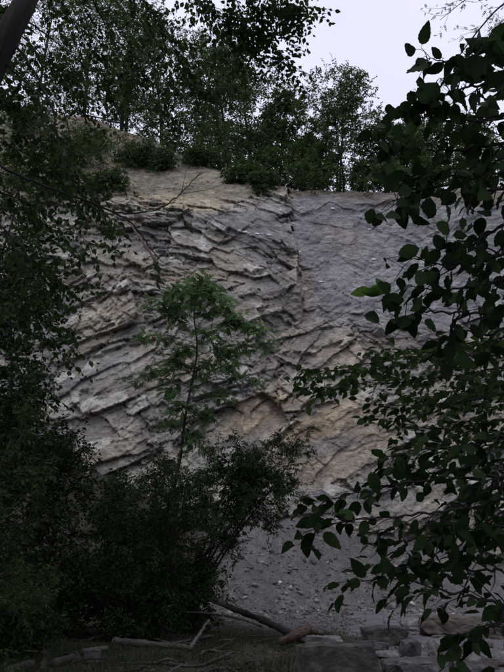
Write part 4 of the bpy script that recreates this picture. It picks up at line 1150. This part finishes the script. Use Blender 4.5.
def near_tree(name, label, base, stem, r0, r1, branches, leaf_len, seed, tw_gap, tw_len, kl, limit=300, drop=0.6, pale=None, fringe=None, fr_y=2.2, flat=0.0, mats=('big_leaf', 'leaf_dark')):
    base = np.array(base, dtype=float); base[2] = float(ground_h(base[0], base[1]))
    pl = Plant(name, label, 'tree', base, seed)
    rng = pl.rng
    SPt, SR = pl.trunk([base + [0, 0, -0.15]] + [np.array(s) for s in stem], r0, r1, 'bark', 10, 28)
    pl.paths = []
    for ctrl in branches:
        C = px_path(ctrl)
        # start on the stem, at the nearest point a little below
        j = np.argmin(np.linalg.norm(SPt - (C[0] + [0.25, 0, -0.25]), axis=1))
        A = spline(np.vstack([SPt[j], C]), 8 * (len(C) + 1)); A[8:] += rng.normal(0, 0.004, A[8:].shape)
        pl.paths.append(A[8:])
        R = np.linspace(min(SR[j] * 0.4, 0.009), 0.0018, len(A))
        tb = Tubes(); tb.add(A, R, 6)
        Ls = np.concatenate([[0], np.cumsum(np.linalg.norm(np.diff(A, axis=0), axis=1))])
        s = Ls[-1] - np.linalg.norm(C[-1] - C[0]) * 1.1; sg = 1
        while s < Ls[-1]:
            i = min(np.searchsorted(Ls, s), len(A) - 2); T = unit(A[i + 1] - A[i])
            side = unit(np.cross(T, [0, 0, 1.0])) * sg
            vert = np.array([0, 0, rng.uniform(-1.0, 0.75)]) * (1 - 0.75 * flat)
            L = tw_len * rng.uniform(0.5, 1.15) * (0.55 + 0.45 * (Ls[-1] - s) / Ls[-1] * 2)
            B = limb(rng, A[i], T * 0.75 + side * 0.55 + vert * 0.7, L, 6, 0.25, -0.25)
            tb.add(B, np.linspace(R[i] * 0.5 + 0.0008, 0.0012, 6), 4)
            pl.twig_leaves(B, max(2, int(kl * L / tw_len + rng.uniform(-0.5, 0.8))), start=0.25)
            s += tw_gap * rng.uniform(0.6, 1.4); sg = -sg
        pl.twig_leaves(A[-10:], 4, start=0.2)
        pl._part('branch', tb, 'bark')
    P = np.concatenate(pl.P); Dd = unit(np.concatenate(pl.D)) + np.array([0, 0, -drop])
    Nn = np.array([0, 0.35, 0.55 + 0.5 * flat])[None, :] + rng.normal(0, 0.5, P.shape)
    L = leaf_len * rng.uniform(0.62, 1.18, len(P))
    S_, D_, N_ = frames(Dd, Nn)
    mid = P + D_ * L[:, None] * 0.6
    qx, qy = project(mid)
    vis = (qx > -15) & (qx < 519) & (qy > -15) & (qy < 687)
    size = np.where(vis, L / np.linalg.norm(mid - EYE, axis=1), 0)
    order = np.argsort(-size)
    single = order[:limit]; rest = order[limit:]
    for q in single:
        if size[q] == 0: continue
        o = bpy.data.objects.new('leaf', (BIG if mats[0] == 'big_leaf' else MID)[rng.integers(0, 4)]); col.objects.link(o); o.parent = pl.root
        m = np.eye(4); m[:3, 0] = S_[q] * L[q]; m[:3, 1] = D_[q] * L[q]; m[:3, 2] = N_[q] * L[q]; m[:3, 3] = P[q] - base
        o.matrix_local = Matrix(m.tolist())
    rest = np.concatenate([rest, [q for q in single if size[q] == 0]]).astype(int)
    if len(rest):
        me = leaf_mesh('foliage', P[rest], Dd[rest], Nn[rest], L[rest] * 1.16, M[mats[1]], (big_arr[0][0] / 1.16, big_arr[0][1]) if leaf_len > 0.08 else (OVATE_V, OVATE_F), rng)
        o = obj('foliage', me, pl.root, (0, 0, 0)); o['kind'] = 'stuff'
    allA = np.concatenate(pl.paths)
    for (px, py, ln_px, ang) in (fringe or []):
        Y = fr_y + rng.normal(0, 0.05); a_ = math.radians(ang); hx, hy = math.cos(a_) * ln_px / 2, math.sin(a_) * ln_px / 2
        p = at(px - hx, py - hy, Y + 0.01); q = at(px + hx, py + hy, Y - 0.02); ln = float(np.linalg.norm(q - p)) / 1.08
        s_, d_, n_ = frames((q - p)[None], np.array([[rng.normal(0, 0.25), 0.9, 0.35]]))
        k_ = np.argmin(np.linalg.norm(allA - p, axis=1))
        tb = Tubes(); tb.add(spline([allA[k_], (allA[k_] + p) / 2 + [0, 0, 0.012], p], 6), np.linspace(0.0018, 0.0011, 6), 4); pl._part('twig', tb, 'bark')
        o = bpy.data.objects.new('leaf', BIG[rng.integers(0, 4)]); col.objects.link(o); o.parent = pl.root
        m = np.eye(4); m[:3, 0] = s_[0] * ln; m[:3, 1] = d_[0] * ln; m[:3, 2] = n_[0] * ln; m[:3, 3] = p - base
        o.matrix_local = Matrix(m.tolist())
    for (px, py, Y, dirp, ln) in (pale or []):
        p = at(px, py, Y); q = at(px + dirp[0], py + dirp[1], Y); d = unit(q - p); s_, d_, n_ = frames(d[None], np.array([[0.1, 0.55, 0.8]]))
        o = bpy.data.objects.new('leaf', PALE[0]); col.objects.link(o); o.parent = pl.root
        o['label'] = 'fresh green leaf with sunlit brightness in its colour'
        m = np.eye(4); m[:3, 0] = s_[0] * ln; m[:3, 1] = d_[0] * ln; m[:3, 2] = n_[0] * ln; m[:3, 3] = p - base
        o.matrix_local = Matrix(m.tolist())
    print(name, 'leaves', len(P), 'in view', int(vis.sum()))
    return pl

up = [[(530, 30, 2.2), (490, 48, 2.2), (455, 62, 2.2), (428, 58, 2.2)], [(530, 80, 2.2), (480, 85, 2.2), (450, 92, 2.15), (428, 100, 2.15)], [(530, 118, 2.3), (470, 122, 2.3), (430, 118, 2.3), (398, 112, 2.3)],
      [(530, 150, 2.25), (460, 150, 2.3), (420, 150, 2.3), (385, 148, 2.3)], [(530, 180, 2.4), (470, 178, 2.4), (430, 176, 2.4), (400, 180, 2.4)], [(530, 198, 2.2), (470, 190, 2.2), (420, 186, 2.2), (384, 200, 2.2)],
      [(530, 225, 2.3), (490, 232, 2.3), (458, 244, 2.3), (432, 246, 2.3)], [(530, 255, 2.2), (480, 262, 2.2), (430, 264, 2.2), (398, 258, 2.2)], [(530, 275, 2.4), (470, 285, 2.4), (420, 290, 2.4), (394, 284, 2.4)],
      [(530, 312, 2.3), (470, 314, 2.3), (420, 312, 2.3), (384, 318, 2.3)], [(530, 60, 2.6), (500, 90, 2.6), (480, 110, 2.6), (468, 130, 2.6)], [(530, 140, 2.7), (500, 160, 2.7), (470, 170, 2.7), (450, 200, 2.7)],
      [(530, 230, 2.7), (500, 250, 2.7), (470, 270, 2.7), (440, 300, 2.7)], [(530, 330, 2.5), (490, 335, 2.5), (455, 330, 2.5), (430, 338, 2.5)], [(530, 165, 2.0), (505, 170, 2.0), (488, 178, 2.0), (478, 190, 2.0)]]
near_tree('broadleaf_tree', 'near tree whose large dark oval leaves hang against the sky and cliff', (1.75, 2.5, 0), [(1.72, 2.5, 0.8), (1.66, 2.5, 1.8), (1.62, 2.45, 2.8), (1.55, 2.4, 3.8), (1.5, 2.4, 4.8)], 0.06, 0.02, [[(a_ + (14 if 170 < b_ < 345 and a_ < 480 else 0), b_, c_) for a_, b_, c_ in br] for br in up], 0.080, 6001, 0.068, 0.22, 5.0,
    limit=255, fr_y=2.15,
    fringe=[(424, 37, 22, 285), (409, 50, 20, 175), (418, 69, 25, 115), (437, 54, 17, 215), (461, 62, 22, 190), (430, 91, 32, 125), (450, 80, 18, 320), (457, 101, 34, 110), (478, 67, 36, 130), (493, 48, 30, 300), (420, 85, 12, 160), (414, 96, 13, 120),
            (437, 108, 11, 80), (439, 119, 12, 50), (398, 113, 17, 185), (412, 126, 13, 100), (427, 114, 9, 10), (432, 126, 12, 95), (381, 219, 17, 95), (372, 214, 15, 110), (393, 217, 19, 85), (415, 208, 17, 95), (430, 204, 19, 95), (443, 228, 21, 120),
            (438, 242, 23, 175), (381, 179, 18, 100), (378, 128, 17, 110), (400, 130, 16, 95), (384, 147, 15, 120), (392, 168, 16, 80), (372, 160, 14, 130), (405, 190, 16, 70), (420, 278, 24, 170), (396, 300, 24, 180), (372, 318, 22, 105), (404, 322, 20, 100),
            (430, 325, 18, 95), (384, 288, 22, 150), (412, 250, 22, 165), (450, 262, 26, 160)],
    pale=[(392, 290, 2.15, (-30, 1), 0.085), (374, 291, 2.16, (-30, 2), 0.075), (384, 294, 2.14, (-30, -4), 0.07), (384, 290, 2.17, (-8, -12), 0.045)])
midb = [[(530, 335, 4.6), (460, 350, 4.6), (400, 358, 4.6), (340, 368, 4.6), (302, 376, 4.6)], [(530, 365, 4.8), (460, 375, 4.8), (400, 382, 4.8), (350, 384, 4.8), (312, 390, 4.8)], [(530, 395, 4.6), (470, 400, 4.6), (420, 405, 4.6), (372, 404, 4.6)],
        [(530, 420, 4.8), (480, 425, 4.8), (430, 428, 4.8), (382, 420, 4.8)], [(530, 345, 5.2), (480, 350, 5.2), (430, 350, 5.2), (390, 352, 5.2)], [(530, 440, 5.0), (490, 445, 5.0), (450, 450, 5.0), (410, 445, 5.0)], [(530, 380, 5.4), (490, 390, 5.4), (450, 392, 5.4), (410, 398, 5.4)]]
near_tree('small_leaved_tree', 'tree with layered sprays of small leaves reaching over the middle of the cliff', (3.1, 5.0, 0), [(3.05, 5.0, 1.0), (2.9, 4.95, 2.0), (2.75, 4.9, 3.2), (2.6, 4.85, 4.4)], 0.06, 0.02, midb, 0.070, 6002, 0.042, 0.38, 9.0, drop=0.15, flat=0.8, mats=('mid_leaf', 'leaf'))
low = [[(530, 440, 3.0), (470, 445, 3.0), (420, 450, 3.0), (380, 458, 3.0)], [(530, 480, 3.1), (470, 478, 3.1), (410, 482, 3.1), (362, 492, 3.1), (322, 502, 3.1)], [(530, 500, 2.9), (470, 508, 2.9), (410, 515, 2.9), (350, 520, 2.9), (296, 535, 2.9)],
       [(530, 530, 3.0), (470, 532, 3.0), (410, 540, 3.0), (370, 545, 3.0)], [(530, 470, 3.3), (490, 490, 3.3), (450, 520, 3.3), (420, 550, 3.3)], [(530, 612, 3.0), (490, 600, 3.0), (450, 592, 3.0), (400, 580, 3.0), (355, 580, 3.0)],
       [(530, 575, 3.2), (480, 570, 3.2), (430, 565, 3.2), (390, 570, 3.2)], [(530, 600, 2.8), (500, 622, 2.8), (475, 632, 2.8), (450, 636, 2.8)], [(530, 458, 3.4), (490, 462, 3.4), (450, 470, 3.4), (410, 475, 3.4)], [(530, 510, 3.5), (490, 520, 3.5), (460, 545, 3.5), (440, 570, 3.5)]]
near_tree('hazel_bush', 'low near bush with big dark leaves on long branches over the gravel', (2.2, 3.2, 0), [(2.15, 3.2, 0.6), (2.05, 3.15, 1.3), (1.95, 3.1, 2.1), (1.9, 3.1, 2.9)], 0.045, 0.015, low, 0.082, 6003, 0.055, 0.27, 5.8, drop=0.3, flat=0.4)

# slender feathery branch against the sky at the upper right
def sky_twig():
    base = np.array([4.6, 6.4, float(ground_h(4.6, 6.4))])
    pl = Plant('feathery_tree', 'slender tree with fine feathery twigs against the bright sky', 'tree', base, 6100)
    rng = pl.rng
    P_, R_ = pl.trunk([base + [0, 0, -0.2], base + [-0.1, 0, 3], base + [-0.4, 0, 6], at(545, -20, 6.4), at(560, -120, 6.5)], 0.09, 0.03, 'bark', 9, 20)
    for ctrl, r in (([(545, -20, 6.4), (505, 3, 6.3), (482, 26, 6.2), (455, 62, 6.2), (434, 98, 6.2), (428, 112, 6.2)], 0.013), ([(545, -20, 6.4), (500, -25, 6.2), (465, 0, 6.2), (440, 20, 6.2)], 0.008), ([(550, 10, 6.4), (520, 20, 6.3), (498, 30, 6.3), (480, 50, 6.2)], 0.008)):
        A = spline(px_path(ctrl), 26)
        tb = Tubes(); tb.add(A, np.linspace(r, 0.003, 26), 6); pl._part('branch', tb, 'bark')
        for j in range(22):
            i = rng.integers(5, 25)
            B = limb(rng, A[i], unit(A[i] - A[i - 1]) * 0.6 + unit(rng.normal(0, 1, 3)) * 0.9, rng.uniform(0.12, 0.42), 5, 0.35, 0)
            pl.twigs.add(B, np.linspace(0.0028, 0.0014, 5), 3, False)
            pl.twig_leaves(B, 4, start=0.4)
    pl.finish(0.055, 'leaf', 'bark', pinnate(3, 0.2), nrand=0.7, droop=0.1)
sky_twig()

# ------------------------------------------------------------------ the wood around and behind the viewer (shades the foreground)
def wood_tree(x, y, H, W, seed, label, start=0.42):
    base = np.array([x, y, float(ground_h(x, y))])
    pl = Plant('forest_tree', label, 'tree', base, seed, 'wood around the viewpoint')
    r = pl.rng; pl.fine = False
    P_, R_ = pl.trunk([base + [0, 0, -0.2], base + [r.normal(0, .2), r.normal(0, .2), H * .35], base + [r.normal(0, .3), r.normal(0, .3), H * .7], base + [r.normal(0, .4), r.normal(0, .4), H]], 0.02 * H, 0.03, 'bark', 9)
    pl.crown(P_, R_, 18, W, 6, W * 0.4, 4, W * 0.2, 7, start=start, elev=(5, 45), wob=0.35, profile=lambda q: 0.8 + 0.6 * q * (1 - q) - 0.3 * q)
    pl.finish(0.42, 'leaf_dark', 'bark', nrand=0.6, droop=0.2, tmpl=(DIAMOND_V * [1.4, 1, 1], DIAMOND_F))
for k, (x_, y_, H_, W_) in enumerate([(-6.0, -3.0, 15, 4.5), (0.6, -5.0, 16, 5.0), (5.5, -1.5, 15, 4.5), (7.5, 5.0, 14, 4.0), (-10.0, 3.5, 14, 4.0), (-3.0, -9.0, 16, 5.0), (4.5, -9.0, 16, 5.0), (9.5, -6.0, 16, 5.0), (-10, -6.0, 16, 5.0), (-12.0, 12.0, 14, 4.0), (-14.5, 20.0, 14, 4.2), (11.5, 11.0, 13, 3.6), (-10.5, 14.5, 15, 4.6), (10.8, 15.5, 14, 4.0)]):
    wood_tree(x_, y_, H_, W_, 7000 + k, 'tall shady forest tree of the wood behind the viewpoint')
wood_tree(-9.5, 8.5, 24, 7.0, 7050, 'very tall unseen tree added so its crown shades the log clearing', 0.66)  # unseen tree, added so its high crown darkens the clearing floor
wood_tree(-17.0, 15.0, 24, 7.0, 7051, 'very tall unseen tree added for shade beyond the left thicket', 0.6)  # unseen tree, added to block overhead light on the left

# ------------------------------------------------------------------ grass and litter on the forest floor
rng = np.random.default_rng(88)
N = 26000
x = rng.uniform(-7, 3.2, N); y = rng.uniform(12, 20.5, N)
keep = (vnoise(x * 0.9, y * 0.9, 181) + 0.3 * rng.random(N) > 0.52) & (x - 0.12 * (y - 16) < 1.6 + rng.normal(0, 0.5, N))
x, y = x[keep], y[keep]; n = len(x)
P = np.stack([x, y, ground_h(x, y)], -1)
Dg = np.stack([rng.normal(0, 0.45, n), rng.normal(0, 0.45, n), np.ones(n)], -1)
Ng = np.stack([rng.normal(0, 1, n), rng.normal(0, 1, n), np.full(n, 0.2)], -1)
BLADE_V = np.array([[-0.035, 0, 0], [0.035, 0, 0], [0.02, 0.6, 0.08], [0, 1, 0.28], [-0.02, 0.6, 0.08]]); BLADE_F = np.array([[0, 1, 2], [0, 2, 4], [4, 2, 3]])
tag(obj('grass', leaf_mesh('grass', P, Dg, Ng, rng.uniform(0.07, 0.22, n), M['grass'], (BLADE_V, BLADE_F), rng)), 'short sparse grass on the forest floor before the logs', 'grass', kind='stuff')
n = 9000
x = rng.uniform(-9, 4, n); y = rng.uniform(11, 28, n)
P = np.stack([x, y, ground_h(x, y) + 0.02], -1)
Dg = np.stack([rng.normal(0, 1, n), rng.normal(0, 1, n), rng.normal(0, 0.15, n)], -1)
Ng = np.stack([rng.normal(0, 0.35, n), rng.normal(0, 0.35, n), np.ones(n)], -1)
tag(obj('leaf_litter', leaf_mesh('leaf_litter', P, Dg, Ng, rng.uniform(0.05, 0.11, n), M['litter'], (DIAMOND_V, DIAMOND_F), rng)), 'fallen brown leaves strewn over the dark forest floor', 'leaf litter', kind='stuff')
